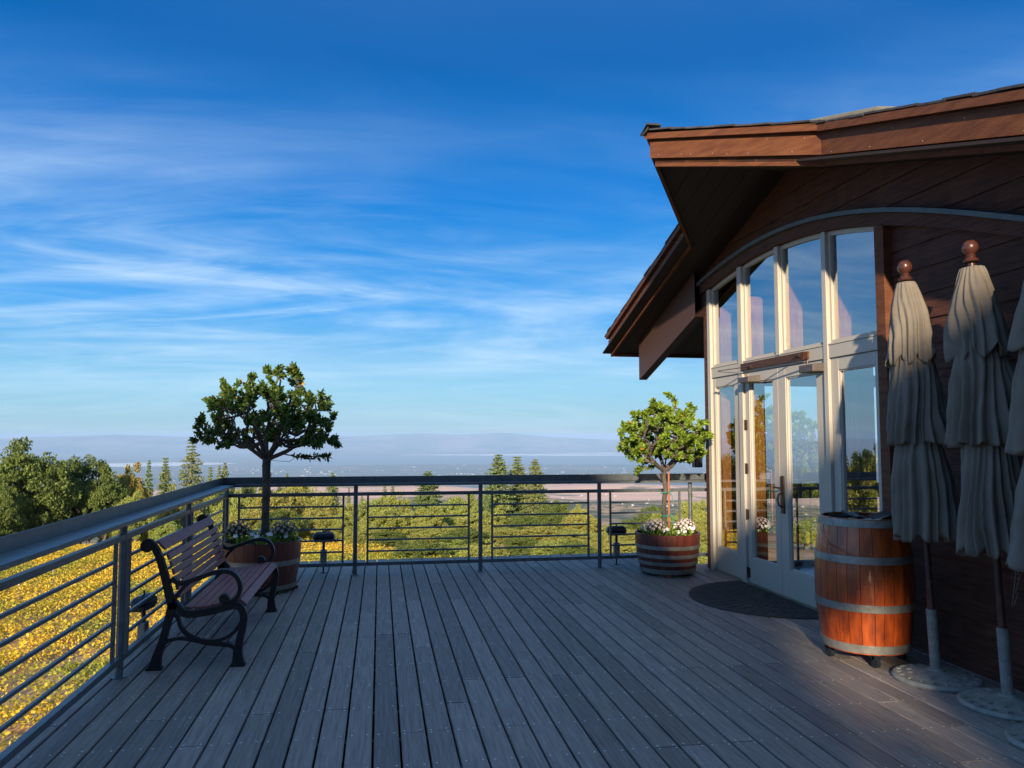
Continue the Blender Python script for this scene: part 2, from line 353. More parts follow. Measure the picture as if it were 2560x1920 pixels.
def salt(name, az0, az1, r0, r1, seed, lab):
    mb = MB(); n = 40
    pr = []; q = random.Random(seed)
    for i in range(n+1):
        t = i/n; a = R(az0+(az1-az0)*t); e = math.sin(math.pi*min(1, t*1.5+.02)/2)**.7 * math.sin(math.pi*min(1, (1-t)*3+.02)/2)**.7
        mid = (r0+r1)/2+ (q.random()-.5)*150; h = (r1-r0)/2*e*(.85+.3*q.random())
        pr.append(((mid-h)*math.sin(a), (mid-h)*math.cos(a), (mid+h)*math.sin(a), (mid+h)*math.cos(a)))
    for i in range(n):
        a, b = pr[i], pr[i+1]; mb.add([(a[0],a[1],-590),(b[0],b[1],-590),(b[2],b[3],-590),(a[2],a[3],-590)], [(0,1,2,3)])
    return tag(mb.build(name, salt_m), lab, 'salt flat', kind='structure')
salt('salt_flat', 1, 20, 22300, 24400, 1, 'long pale salt flat shining along the far side of the bay')
salt('salt_flat', -24, -10, 16200, 18300, 2, 'pale mud flat in the haze behind the left conifers')
salt('salt_flat', 12, 24, 24800, 26600, 3, 'second thinner pale flat near the foot of the far ridge')
q = random.Random(5); tb = MB()
def house(mb, x, y, w, d, h, a, z=None):
    z = tz(x, y) if z is None else z; ca, sa = math.cos(a), math.sin(a)
    mb.obox((x, y, z+h/2), (ca*w/2, sa*w/2, 0), (-sa*d/2, ca*d/2, 0), (0,0,h/2))
for c_az, c_r, n, sa_, sr in ((-4.6,12200,16,.7,300),(-6.8,13400,20,1.6,300),(-2,13200,18,1.8,200),(4,11300,60,3.0,220),(7,11900,26,2.2,250),(16,12000,30,3,600),
                         (-10,14500,20,2,500),(-20,12500,24,4,900),(20,14000,40,5,1200),(10,24500,26,4,500),(0,14500,50,12,1500)):
    for _ in range(n):
        a = R(q.gauss(c_az, sa_)); r = q.gauss(c_r, sr); w = q.uniform(8, 50)*(.3+q.random()**2); house(tb, r*math.sin(a), r*math.cos(a), w, w*.6, q.uniform(4, 11), q.uniform(-.4,.4), -600)
tag(tb.build('town_buildings', M['town']), 'white specks of a distant town spread across the valley floor', 'town', kind='stuff')
tb = MB()
for _ in range(60):
    a = R(q.uniform(12, 32)); r = q.uniform(1500, 3300); w = q.uniform(4, 8); house(tb, r*math.sin(a), r*math.cos(a), w, w*.7, q.uniform(2.5, 4), q.uniform(0,3))
tag(tb.build('hillside_houses', M['town']), 'tiny pale houses dotted on the tan hillside to the right', 'houses', kind='stuff')

# ------------------------------------------------------------------ wild trees
nr = np.random.RandomState(4)
def leaf_quads(cent, size, rs, flat=0., up=0.):
    n = len(cent); a = rs.normal(size=(n,3)); a[:,2] *= (1-flat); a /= np.linalg.norm(a, axis=1, keepdims=True)
    b = rs.normal(size=(n,3)); b[:,2] *= (1-flat); b -= a*(a*b).sum(1, keepdims=True); b /= np.linalg.norm(b, axis=1, keepdims=True)
    s = size*rs.uniform(.6, 1.35, (n,1)); a *= s; b *= s*.75
    return np.stack([cent-a*.5-b*.2, cent+b*.5, cent+a*.5+b*.15, cent-b*.5], 1)
def make_oak(seed, nclump=250, per=150, m='oakleaf', H=7., Rr=3.9, leaf=.185):
    rs = np.random.RandomState(seed); root = empty('oak_tree')
    a1, a2, a3 = rs.uniform(0, 6.28, 3); pts = []; ends = []
    def rmul(d):
        th = math.atan2(d[1], d[0]); return 1+.13*math.sin(2*th+a1+d[2]*2)+.10*math.sin(3*th+a2-d[2]*3)+.09*math.sin(5*th+a3+d[2]*4)
    while len(ends) < nclump:
        d = rs.normal(size=3); d /= np.linalg.norm(d)
        if d[2] < -.55: continue
        k_ = rmul(d)*(rs.uniform(.80, 1.0) if rs.uniform() < .68 else rs.uniform(.35, .8)); fl = .75+.25*min(1, (d[2]+.55)/.6)
        cc = np.array([d[0]*Rr*.88*k_*fl, d[1]*Rr*.88*k_*fl, H*.50+d[2]*H*.43*k_])
        if math.sin(cc[0]*1.9+a1)+math.sin(cc[1]*1.9+a2)+math.sin(cc[2]*2.3+a3) < -1.25: continue
        ends.append(cc); k = int(per*rs.uniform(.6, 1.4)); cr = rs.uniform(.36, .80)*Rr/3.9
        off = rs.normal(size=(k,3)); off /= np.linalg.norm(off, axis=1, keepdims=True); off *= (rs.uniform(0, 1, (k,1))**.4)*cr; off[:,2] *= .72
        pts.append(cc+off)
    lobes = [(np.array([math.cos(i*1.1)*Rr*.5, math.sin(i*1.1)*Rr*.5, H*(.5+.04*(i%3))]), Rr*.35) for i in range(6)]
    P = np.concatenate(pts); np_mesh('crown', leaf_quads(P, leaf, rs), 4, M[m], root)
    mb = MB(); fork = np.array([rs.uniform(-.3,.3), rs.uniform(-.3,.3), H*.22])
    mb.tube([(0,0,-2.5),(0.05,0,0),tuple(fork)], [.5,.36,.3], 7)
    for c, rad in lobes:
        mid = (fork+c)/2 + rs.normal(size=3)*.35; mb.tube([tuple(fork), tuple(mid), tuple(c)], [.22,.14,.06], 5)
        for e in [e for e in ends if np.linalg.norm(e-c) < rad*1.1][:5]: mb.tube([tuple(mid*.3+c*.7), tuple((c+e)/2+rs.normal(size=3)*.15), tuple(e)], [.07,.05,.02], 4)
    mb.build('trunk', M['twig'], root, smooth=True); return root
def make_conifer(seed, H=14., W=2.6, dens=1.0, name='conifer_tree'):
    rs = np.random.RandomState(seed); root = empty(name); mb = MB(); mb.tube([(0,0,-3),(0,0,H*.4),(.05,0,H*.98)], [.28,.18,.02], 6)
    C = []; z = H*.08
    while z < H*.985:
        f = 1-(z/H); L = W*1.15*(f**.72)*rs.uniform(.8,1.1)+.08; nb = max(4, int(7*dens)); a0 = rs.uniform(0, 6.28)
        for k in range(nb):
            a = a0+k*6.283/nb+rs.uniform(-.3,.3); l = L*rs.uniform(.65, 1.18); dz = -.22*l+.12*l*rs.uniform(-1,1); n = max(10, int(l*60*dens))
            t = rs.uniform(.12, 1, n)**.8; sp = .13*l*(1-t*.6)+.05
            x = np.cos(a)*l*t; y = np.sin(a)*l*t; zz = z+dz*t+.10*l*t*t
            p = np.stack([x, y, zz], 1)+rs.normal(size=(n,3))*sp[:,None]*np.array([1,1,.45]); C.append(p)
            if l > .8: mb.tube([(0,0,z),(math.cos(a)*l*.8, math.sin(a)*l*.8, z+dz*.8+.06*l)], [.035,.012], 3, cap=False)
        z += H*.024*rs.uniform(.8,1.2)
    P = np.concatenate(C); np_mesh('crown', leaf_quads(P, .22, rs, flat=.4), 4, M['needle'], root)
    mb.build('trunk', M['twig'], root); return root
F_, HOR_, = 1923., 1088.
def az_of(u): return math.degrees(math.atan((u-1280)/F_))+9.716
oaks = [make_oak(s) for s in (1,2,3,4)]; odark = [make_oak(s, m='oakdark') for s in (5,6)]; oaky = make_oak(9, m='oakyel')
cons = [make_conifer(21), make_conifer(22, W=2.2), make_conifer(23, W=3.0)]; sparse = make_conifer(24, W=3.4, dens=.62)
used = set()
def put(proto, u, vtop, rng, wpx, lab, group, cat, baseH, baseW, zsquash=None):
    a = R(az_of(u)); x, y = rng*math.sin(a), rng*math.cos(a); fd = rng*math.cos(math.atan((u-1280)/F_))
    z0 = tz(x, y) - .2; top = 1.55-(vtop-HOR_)/F_*fd; h = top-z0; w = wpx*fd/F_
    o = proto if proto.name not in used and not used.add(proto.name) else copy_tree(proto)
    o.location = (x, y, z0); o.scale = (w/baseW, w/baseW, h/baseH); o.rotation_euler = (0,0,rnd.uniform(0,6.28))
    tag(o, lab, cat, group); return o
G1 = 'oaks and conifers at the edge of the vineyard'
def doak(i, u, vt, r, w, lab, group): return put(odark[i], u, vt, r, w, lab, group, 'tree', 6.75, 7.6)
def oak(i, u, vt, r, w, lab, group='live oaks past the railing'): return put(oaks[i % 4], u, vt, r, w, lab, group, 'tree', 6.75, 7.6)
doak(0, 70, 1120, 70, 236, 'tall dark green oak rising highest at the left edge of the vineyard', G1)
doak(1, 212, 1148, 73, 190, 'broad dark oak just right of the tallest oak beside the vineyard', G1)
doak(0, -30, 1134, 80, 120, 'dark oak cut by the left edge of the picture', G1)
doak(1, 4, 1215, 66, 130, 'low oak in front of the tallest oak at the vineyard edge', G1)
doak(0, 268, 1200, 69, 120, 'mid-height oak left of the yellowing tree above the vineyard', G1)
put(oaky, 318, 1172, 77, 120, 'yellowing round tree between the dark oaks and the conifers', G1, 'tree', 6.75, 7.6)
put(oaky, 352, 1200, 74, 66, 'small yellowing tree tucked against the first slim conifer', G1, 'tree', 6.75, 7.6)
oak(0, 345, 1236, 66, 110, 'low green oak below the yellowing tree', G1)
def con(i, u, vt, r, w, lab, group='conifers standing above the oaks'): return put([*cons, sparse][i], u, vt, r, w, lab, group, 'tree', 14., [5.2,4.4,6.,6.4][i])
con(0, 272, 1152, 92, 34, 'small dark conifer top poking out behind the broad dark oak')
con(1, 333, 1165, 98, 30, 'slim conifer behind the yellowing tree')
con(1, 377, 1146, 92, 46, 'first slim pointed conifer right of the yellowing tree')
con(0, 418, 1138, 88, 74, 'full pointed conifer between the slim one and the tall ragged one')
con(3, 483, 1090, 76, 116, 'tallest ragged conifer left of the potted tree, with open wispy top')
con(0, 530, 1162, 90, 50, 'green conifer just right of the tallest ragged conifer')
con(2, 566, 1150, 92, 62, 'twin-topped conifer above the railing corner')
con(1, 552, 1160, 96, 40, 'narrow conifer beside the twin-topped one at the railing corner')
con(1, 721, 1180, 98, 34, 'small conifer tip just over the far railing right of the potted tree')
con(0, 640, 1186, 96, 44, 'small conifer tip over the far railing behind the potted tree')
con(2, 834, 1176, 88, 74, 'pale green conifer left of the first railing post from the corner')
con(1, 875, 1214, 84, 26, 'tiny dark spire beside the first far railing post')
con(1, 908, 1226, 82, 26, 'tiny dark spire right of the first far railing post')
con(0, 964, 1208, 86, 46, 'left one of two touching conifers in the second railing panel')
con(0, 984, 1206, 90, 46, 'right one of two touching conifers in the second railing panel')
con(2, 1072, 1172, 76, 132, 'wide spreading conifer in the middle of the second railing panel')
con(2, 1246, 1130, 78, 132, 'leftmost and tallest of the three conifers in the third railing panel')
con(0, 1293, 1136, 82, 112, 'middle one of the three conifers in the third railing panel')
con(2, 1338, 1142, 80, 104, 'rightmost of the three conifers in the third railing panel')
con(1, 1216, 1210, 72, 46, 'short conifer at the left foot of the three tall conifers')
# oaks seen through the far railing, back rows first
rows = [
 (86, [(430,1225,90),(500,1222,86),(570,1212,86),(625,1204,84),(690,1200,80),(752,1212,84),(812,1236,80)]),
 (72, [(395,1262,84),(455,1258,80),(590,1240,92),(660,1228,92),(735,1232,92),(800,1246,92),(868,1242,90),(935,1250,92),(1000,1246,84),(1140,1238,110),(1230,1250,92),(1400,1262,86),(1450,1266,76),(1625,1262,84),(1718,1240,104)]),
 (62, [(420,1300,92),(520,1290,92),(615,1278,100),(700,1272,100),(790,1276,104),(868,1280,100),(960,1276,104),(1050,1272,104),(1130,1278,100),(1210,1284,100),(1300,1282,104),(1380,1284,100),(1465,1286,96),(1530,1298,90),(1600,1290,92),(1680,1288,96),(1748,1286,92)]),
 (54, [(560,1325,92),(650,1316,92),(905,1320,108),(985,1318,104),(1075,1314,108),(1165,1318,104),(1250,1322,104),(1340,1316,108),(1430,1320,104),(1515,1324,96),(1600,1322,100),(1690,1324,96),(1780,1320,96)]),
 (47, [(985,1362,110),(1050,1348,120),(1130,1344,120),(1210,1350,120),(1290,1345,124),(1370,1350,120),(1450,1346,120),(1530,1352,112),(1620,1350,112),(1715,1352,112)])]
ORD = ['first','second','third','fourth','fifth','sixth']
ROWN = {86:'hindmost row',72:'skyline row',62:'middle row',54:'front row',47:'nearest row'}
def bay(u): return 'behind the side railing by the bench' if u < 565 else 'behind first bay of far railing' if u < 888 else 'behind second bay of far railing' if u < 1199 else 'behind third bay of far railing' if u < 1500 else 'behind the right planter'
for rr_, lst in rows:
    seen_b = {}
    for k, (u, v, w) in enumerate(lst):
        b_ = bay(u); n_ = seen_b.get(b_, 0); seen_b[b_] = n_+1
        lab_ = f'{ORD[n_]} oak from left, {ROWN[rr_]}, {b_}'
        (oak if rnd.random() < .82 else lambda i, *a: doak(i % 2, *a))(k+rr_, u+rnd.uniform(-16,16), v+rnd.uniform(-9,9), rr_+rnd.uniform(-3,3), w*rnd.uniform(.95,1.4), lab_, {86:'hindmost oaks',72:'skyline oaks',62:'middle oaks',54:'front oaks',47:'nearest oaks'}[rr_])
# trees left of the frame, mirrored in the glass
for k, (u, v, r_) in enumerate([(-130,1120,76),(-300,1135,74),(-520,1105,78),(-800,1110,78),(-1200,1100,80),(-1900,1120,80)]):
    oak(k, u, v, r_, 190, ('nearest','second','third','fourth','fifth','sixth')[k]+' oak out past the left edge, mirrored in the window glass', 'mirrored oaks')
for k, (u, v, r_) in enumerate([(2010,1300,60),(2120,1310,56),(2250,1300,58)]):
    oak(k, u, v, r_, 130, ('first','second','third')[k]+' oak from the left beyond the building, seen through its glass doors', 'oaks behind the glass')
# ------------------------------------------------------------------ vineyard
rs = np.random.RandomState(77)
BAZ = [-80,-24,-17,-13,-10,-6,2,6,9]; BR = [70,66,65,62,59,56,49.5,45,38]
C = []
for row in np.arange(9, 70, 1.9):
    n = 32000
    x = rs.uniform(-62, 10, n); y = row + (x+10)*.10 + rs.normal(0, .28, n)
    r = np.hypot(x, y); az = np.degrees(np.arctan2(x, y)); keep = (r < np.interp(az, BAZ, BR)-1.2) & (r > 10) & (az > -62)
    dens = np.sin(x*1.9+row*3.1)*.5+np.sin(x*.63+row*1.7)*.5
    fill = np.clip((r-20)/26, 0, 1)
    keep &= (rs.uniform(-1.1, 1.0, n) < dens*1.25-.34+fill*1.1)
    x, y = x[keep], y[keep]; h = (.52+.28*fill[keep])*rs.uniform(.02, 1, len(x))**.7
    C.append(np.stack([x, y, terrain(x, y)+.05+h], 1))
P = np.concatenate(C); rr = np.hypot(P[:,0], P[:,1])
Q = leaf_quads(P, .105, rs, flat=.25); 
tag(np_mesh('vineyard_foliage', Q, 4, M['vine']), 'golden autumn vine leaves covering the rows below the deck', 'vineyard', kind='stuff')
def post(u, v, h=.75):
    a = R(az_of(u)); dpr = (v-HOR_)/F_; r = 7.3/dpr; x, y = r*math.sin(a)/1.0, r*math.cos(a)
    mb = MB(); mb.tube([(0,0,-.2),(0,0,h)], .035, 8); o = mb.build('vineyard_post', M['tube'], smooth=True); o.location = (x, y, tz(x, y)); return o
for (u, v, h, lab) in ((148,1394,.95,'pale vine post showing under the top rail near the bench'),(306,1321,1.1,'thin vine post at the foot of the broad oak'),
                    (66,1417,.8,'short pale vine tube in the rows at the left'),(108,1404,.6,'faint short vine tube among yellow leaves')):
    tag(post(u, v, h), lab, 'post', 'vineyard posts')

# ------------------------------------------------------------------ deck
mb = MB(); sc_ = MB(); q = random.Random(3); PITCH = .1375
x = -1.80; bi = 0
while x < 9.3:
    x1 = x + PITCH - .0115; lo, hi = (-7.0, 9.9) if x1 < 3.56 else ((-7.0, 8.90) if x < 3.86 else (None, None))
    if lo is None: break
    y = lo + q.uniform(0, .5)*4
    segs = []; a = lo
    while a < hi - .05:
        b = a + (q.choice([2.44, 3.05, 1.62, 1.83]) if a > lo else q.uniform(.6, 3.4)); b = lo + round((b-lo)/.406)*.406 + .2
        if hi - b < .7: b = hi
        segs.append((a, b)); a = b
    for a, b in segs:
        dz = q.uniform(-.0012, .0012); c = .004
        mb.add([(x,a+.003,-.026),(x1,a+.003,-.026),(x1,b-.003,-.026),(x,b-.003,-.026),(x,a+.003,-c+dz),(x1,a+.003,-c+dz),(x1,b-.003,-c+dz),(x,b-.003,-c+dz),
                (x+c,a+.003,dz),(x1-c,a+.003,dz),(x1-c,b-.003,dz),(x+c,b-.003,dz)],
               [(0,3,2,1),(0,1,5,4),(1,2,6,5),(2,3,7,6),(3,0,4,7),(4,5,9,8),(5,6,10,9),(6,7,11,10),(7,4,8,11),(8,9,10,11)])
    jy = lo + .2
    while jy < hi:
        for xx in (x+.022, x1-.022):
            for yy in ([jy] if not any(abs(s[1]-jy) < .03 and s[1] < hi for s in segs) else [jy-.02, jy+.02]):
                if yy < 1.5 or q.random() < .12: continue
                px_, py_ = xx+q.uniform(-.004,.004), yy+q.uniform(-.006,.006)
                sc_.add([(px_+.0062*math.cos(k*1.047), py_+.0062*math.sin(k*1.047), .0022) for k in range(6)], [(0,1,2,3,4,5)])
        jy += .406
    x += PITCH; bi += 1
deck = tag(mb.build('deck', M['deck']), 'weathered grey wooden deck of long boards with steel screws', 'deck', kind='structure')
so = sc_.build('deck_screws', M['screw'], deck); so['kind'] = 'stuff'
sub = MB()
for j in np.arange(-6.8, 9.8, .406): sub.box(-1.78, 3.5, j-.019, j+.019, -.22, -.03)
sub.box(-1.80, 3.55, 9.86, 9.90, -.30, -.03); sub.box(-1.82, -1.78, -7, 9.9, -.30, -.028)
sub.box(-1.7, 3.8, -7, 9.5, -5.6, -.45)
tag(sub.build('deck_substructure', M['beam'], deck))

# ------------------------------------------------------------------ railings
def railing(name, lab, P0, P1, posts, inn, z_end=None):
    """P0->P1 line; inn = unit vector towards the deck"""
    root = empty(name, (0,0,0)); tag(root, lab, 'railing', 'deck railings')
    P0, P1, inn = Vector((*P0,0)), Vector((*P1,0)), Vector((*inn,0)); d = (P1-P0).normalized(); L = (P1-P0).length
    def B(a, b, n0, n1, z0, z1, mbx):
        c = P0 + d*(a+b)/2 + inn*(n0+n1)/2; mbx.obox((c.x, c.y, (z0+z1)/2), d*(b-a)/2, inn*(n1-n0)/2, (0,0,(z1-z0)/2))
    m = MB(); B(0, L, -.006, 0, 1.005, 1.085, m); B(0, L, 0, .155, 1.005, 1.012, m); B(0, L, .149, .155, .985, 1.005, m)
    m.build('top_rail', M['steel'], root, bevel=.002)
    m = MB(); B(0, L, .045, .085, .872, .910, m); m.build('upper_rail', M['steel'], root, bevel=.002)
    m = MB(); B(0, L, .045, .085, .096, .134, m); m.build('bottom_rail', M['steel'], root, bevel=.002)
    for p in posts:
        m = MB(); c = P0+d*p+inn*.066; m.tube([(c.x,c.y,0),(c.x,c.y,1.004)], .024, 14); m.tube([(c.x,c.y,0),(c.x,c.y,.006)], .045, 14); m.build('post', M['steel'], root, smooth=True)
    for a, b in zip(posts[:-1], posts[1:]):
        m = MB(); g = .135
        if b-a < .5: continue
        for t in (a+g, b-g): B(t-.011, t+.011, .054, .076, .134, .872, m)
        for k in range(5): z = .755-.1255*k; B(a+g+.011, b-g-.011, .056, .074, z-.0095, z+.0095, m)
        m.build('panel', M['steel'], root)
    return root
railing('far_railing', 'grey steel railing across the far end of the deck, sunlit at its right end', (-1.70, 8.93), (4.05, 8.93), [.055, 1.44, 2.85, 4.265, 5.40], (0,-1))
railing('side_railing', 'grey steel railing running along the left side behind the bench', (-1.70, 8.93), (-1.70, -3.0), [.10, 1.80, 3.53, 5.50, 7.25, 9.0, 10.75, 11.8], (1,0))

# ------------------------------------------------------------------ building
bld = empty('winery_building', (3.86, 7, 0)); tag(bld, 'dark brown building with curved-top windows and a pointed overhanging gable roof', 'building')
def part(mb, name, m, parent=bld, lab=None, **k):
    o = mb.build(name, M[m] if isinstance(m, str) else m, None, **k); o.parent = parent
    w = Vector((0,0,0)); p = parent
    while p: w += p.location; p = p.parent
    o.location = -w
    if lab: o['label'] = lab
    return o
XW = 3.86
AY = [-1.0,1.5,2.5,3.2,4.02,4.69,5.36,5.96,6.77,7.57,8.30,8.93]; AZ = [.6,1.75,2.2,2.58,2.893,3.12,3.324,3.449,3.527,3.507,3.438,3.318]
_fa = np.polyfit(AY[3:], AZ[3:], 4)
def arch(y): return float(np.polyval(_fa, y)) if y > 3.2 else float(np.interp(y, AY, AZ))
ZR, YR, SL = 4.06, 6.72, .306
def roofz(y): return ZR - SL*abs(y-YR)          # underside of the barge board
SOF = .035
# siding above the arch and on the plain wall
def siding(y0, y1, zf0, zf1, name, lab=None, off=0.0):
    m = MB(); H = .185; n = int((y1-y0)/.1)
    for r in range(30):
        za, zb = r*H-.02, (r+1)*H-.02
        for i in range(n):
            a, b = y0+(y1-y0)*i/n, y0+(y1-y0)*(i+1)/n
            la, lb = max(za, zf0(a)), max(za, zf0(b)); ua, ub = min(zb, zf1(a)), min(zb, zf1(b))
            if ua <= la and ub <= lb: continue
            ua, ub = max(ua, la), max(ub, lb); fx = lambda z: XW-off-.006-.013*(1-(z-za)/H)
            m.add([(fx(la),a,la),(fx(lb),b,lb),(fx(ub),b,ub),(fx(ua),a,ua)], [(0,1,2,3)])
            if la == za and lb == zb or (la == za and lb == za): m.add([(fx(za),a,za),(fx(za),b,za),(XW,b,za),(XW,a,za)], [(0,1,2,3)])
    m.build(name, M['siding']) if False else part(m, name, 'siding', lab=lab)
siding(2.4, 8.62, arch, lambda y: roofz(y)+SOF+.02, 'gable_siding')
siding(2.4, 5.26, lambda y: -.02, lambda y: arch(y)-.1, 'wall_siding', 'dark brown lap siding behind the umbrellas')
m = MB(); n = 60      # structural wall slab behind the siding
for i in range(n):
    a, b = 2.4+(8.50-2.4)*i/n, 2.4+(8.50-2.4)*(i+1)/n; za, zb = arch(a)-.08, arch(b)-.08
    ta, tb2 = roofz(a)+SOF+.01, roofz(b)+SOF+.01
    m.add([(XW+.002,a,za),(XW+.002,b,zb),(XW+.002,b,tb2),(XW+.002,a,ta),(XW+.14,a,za),(XW+.14,b,zb),(XW+.14,b,tb2),(XW+.14,a,ta)], [(0,1,2,3),(7,6,5,4),(0,4,5,1)])
m.box(XW+.004, XW+.14, 2.4, 5.30, -.3, 2.3)
m.box(XW+.15, 12.0, 2.25, 2.40, -.3, 2.7); m.box(11.85, 12.0, 2.4, 8.49, -.3, .95); m.box(11.85, 12.0, 2.4, 8.49, 2.2, 3.6)
for yy in (2.4, 4.4, 6.4, 8.19): m.box(11.86, 11.99, yy, yy+.3, .95, 2.2)
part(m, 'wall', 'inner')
# end wall facing the valley, with windows
m = MB()
WX = [(4.12, 5.72), (5.94, 7.5), (7.7, 9.3), (9.5, 11.1)]
xs = [XW+.15] + [v for w in WX for v in w] + [12.0]
for i in range(0, len(xs), 2): m.box(xs[i], xs[i+1], 8.50, 8.62, -.3, 3.42)
for a, b in WX:
    m.box(a, b, 8.505, 8.615, -.3, .06); m.box(a, b, 8.51, 8.61, .80, .97); m.box(a, b, 8.51, 8.61, 2.14, 2.28); m.box(a, b, 8.505, 8.615, 2.42, 3.42)
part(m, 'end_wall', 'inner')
for a, b in WX[:3]:
    m = MB()
    for k in range(1, 4): xx = a+(b-a)*k/4; m.box(xx-.012, xx+.012, 8.55, 8.57, .06, .80)
    part(m, 'end_window_bars', 'steel')
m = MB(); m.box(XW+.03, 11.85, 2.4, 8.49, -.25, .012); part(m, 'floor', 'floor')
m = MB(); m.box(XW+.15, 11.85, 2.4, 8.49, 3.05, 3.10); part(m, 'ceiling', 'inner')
# arch trim
m = MB(); ys = np.linspace(2.3, 8.66, 60)
def sweep(mbx, ys, prof):    # prof: (x, dz) closed polygon
    b = len(mbx.v); k = len(prof)
    for y in ys:
        for px_, dz in prof: mbx.v.append((px_, float(y), arch(float(y))+dz))
    for i in range(len(ys)-1):
        for j in range(k): mbx.f.append((b+i*k+j, b+i*k+(j+1)%k, b+(i+1)*k+(j+1)%k, b+(i+1)*k+j))
    mbx.f.append(tuple(b+j for j in range(k))); mbx.f.append(tuple(b+(len(ys)-1)*k+j for j in reversed(range(k))))
sweep(m, ys, [(XW-.13,-.035),(XW-.13,0),(XW-.004,.012),(XW-.004,-.035)])
part(m, 'arch_cap', 'trim')
m = MB(); sweep(m, ys, [(XW-.085,-.135),(XW-.085,-.037),(XW+.02,-.037),(XW+.02,-.135)]); part(m, 'arch_beam', 'siding')
# corner post, pillar
m = MB(); m.box(3.803, 3.99, 8.527, 8.62, -.02, arch(8.57)-.13); part(m, 'corner_post', 'siding')
m = MB(); m.box(3.775, 3.99, 5.235, 5.345, -.02, arch(5.3)-.135); part(m, 'brown_pillar', 'fascia', bevel=.003)
# soffit, roof
XB, XT, XE = 3.40, 2.51, 14.0; YK, YJ, YN, YF = 5.38, 8.06, 2.36, 11.08
def plan():           # outline points (x, y) of the roof: near eave, near rake, prow tip, far rake, far eave
    return [(XE,YN),(XB,YN),(XB,YK),(XT,YR),(XB,YJ),(XB,YF),(XE,YF),(XE,YR)]
def roof_surface(mbx, dz, grow=0.0, flip=False):
    g = grow; near = [(XE,YN-g),(XB-g,YN-g),(XB-g,YK-g*.4),(XT-g*1.1,YR),(XE,YR)]; far = [(XE,YR),(XT-g*1.1,YR),(XB-g,YJ+g*.4),(XB-g,YF+g),(XE,YF+g)]
    for poly in (near, far): mbx.add([(a, b, roofz(b)+dz) for a, b in poly], [tuple(range(5))])
m = MB()
# soffit planks, running along Y, as narrow strips following the slope
for i in range(60):
    a = XT + .19*i; b = min(a+.185, XE)
    if a > 12.2: break
    def ylim(xx):
        if xx >= XB: return YN+.02, YF-.02
        t = (xx-XT)/(XB-XT); return YR-(YR-YK)*t, YR+(YJ-YR)*t
    for side in (0, 1):
        la, lb = ylim(a)[side], ylim(b)[side]
        if a < XB < b: la = lb
        P = [(a, la), (b, lb), (b, YR), (a, YR)]
        m.add([(px_, py_, roofz(py_)+SOF) for px_, py_ in P]+[(px_, py_, roofz(py_)+SOF+.02) for px_, py_ in P], [(0,1,2,3),(7,6,5,4),(0,4,5,1),(1,5,6,2),(3,2,6,7),(0,3,7,4)])
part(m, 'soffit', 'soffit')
m = MB(); roof_surface(m, SOF+.022); roof_surface(m, .275)
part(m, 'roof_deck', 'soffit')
# stepped barge boards along the rakes and the prow
def barge(p, q_, nrm, name, lab=None, trimq=0):
    root = None; p, q_ = Vector(p), Vector(q_); n2 = Vector((*nrm, 0)).normalized(); m = MB()
    for (z0, z1, off0, off1) in ((0,.055,-.03,.0),(.080,.235,-.03,.035),(.055,.08,-.03,-.02),(.262,.318,-.03,.075),(.235,.262,-.03,.012)):
        d = (q_-p); d2 = Vector((d.x, d.y, 0)).normalized()
        e = .0
        a = [p+n2*off0, q_+n2*off0, q_+n2*off1 + d2*trimq*off1, p+n2*off1]
        m.add([(v.x, v.y, v.z+z0) for v in a]+[(v.x, v.y, v.z+z1) for v in a], [(0,3,2,1),(4,5,6,7),(0,1,5,4),(1,2,6,5),(2,3,7,6),(3,0,4,7)])
    return part(m, name, 'fascia', lab=lab)
zp = lambda x, y: (x, y, roofz(y))
n1 = Vector((YR-YK, XB-XT, 0)); nn = (-(YR-YK), -(XB-XT)); nf = (-(YJ-YR), (XB-XT))
barge(zp(XB,YN), zp(XB,YK), (-1,0), 'barge_board', trimq=-.3); barge(zp(XB,YK), zp(XT,YR), nn, 'barge_board', 'lit reddish barge board at the roof point', trimq=.9)
barge(zp(XT,YR), zp(XB,YJ), nf, 'barge_board', trimq=-.2); barge(zp(XB,YF+.0), zp(XB,YJ), (-1,0), 'barge_board', trimq=-.3)
m = MB(); q = random.Random(41)
for (p, q_, nrm) in ((zp(XB,YK), zp(XB,YN), (-1,0)), (zp(XB,YK), zp(XT,YR), nn)):
    p, q_ = Vector(p), Vector(q_); n2 = Vector((*nrm,0)).normalized()
    for k in range(9):
        t = (k+q.uniform(.2,.8))/9; c = p*(1-t)+q_*t+n2*.037; zz = c.z+q.choice([.10,.105,.215]); m = MB(); m.tube([(c.x-n2.x*.01,c.y-n2.y*.01,zz),(c.x,c.y,zz)], .0030, 6); part(m, 'nail', 'screw')
m = MB(); m.box(XB+.03, XE, YF-.03, YF, roofz(YF)+.0, roofz(YF)+.26); m.box(XB, XE, YF+.001, YF+.05, roofz(YF)+.24, roofz(YF)+.30); m.box(XB+.03, XE, YN, YN+.03, roofz(YN), roofz(YN)+.26)
part(m, 'eave_board', 'fascia')
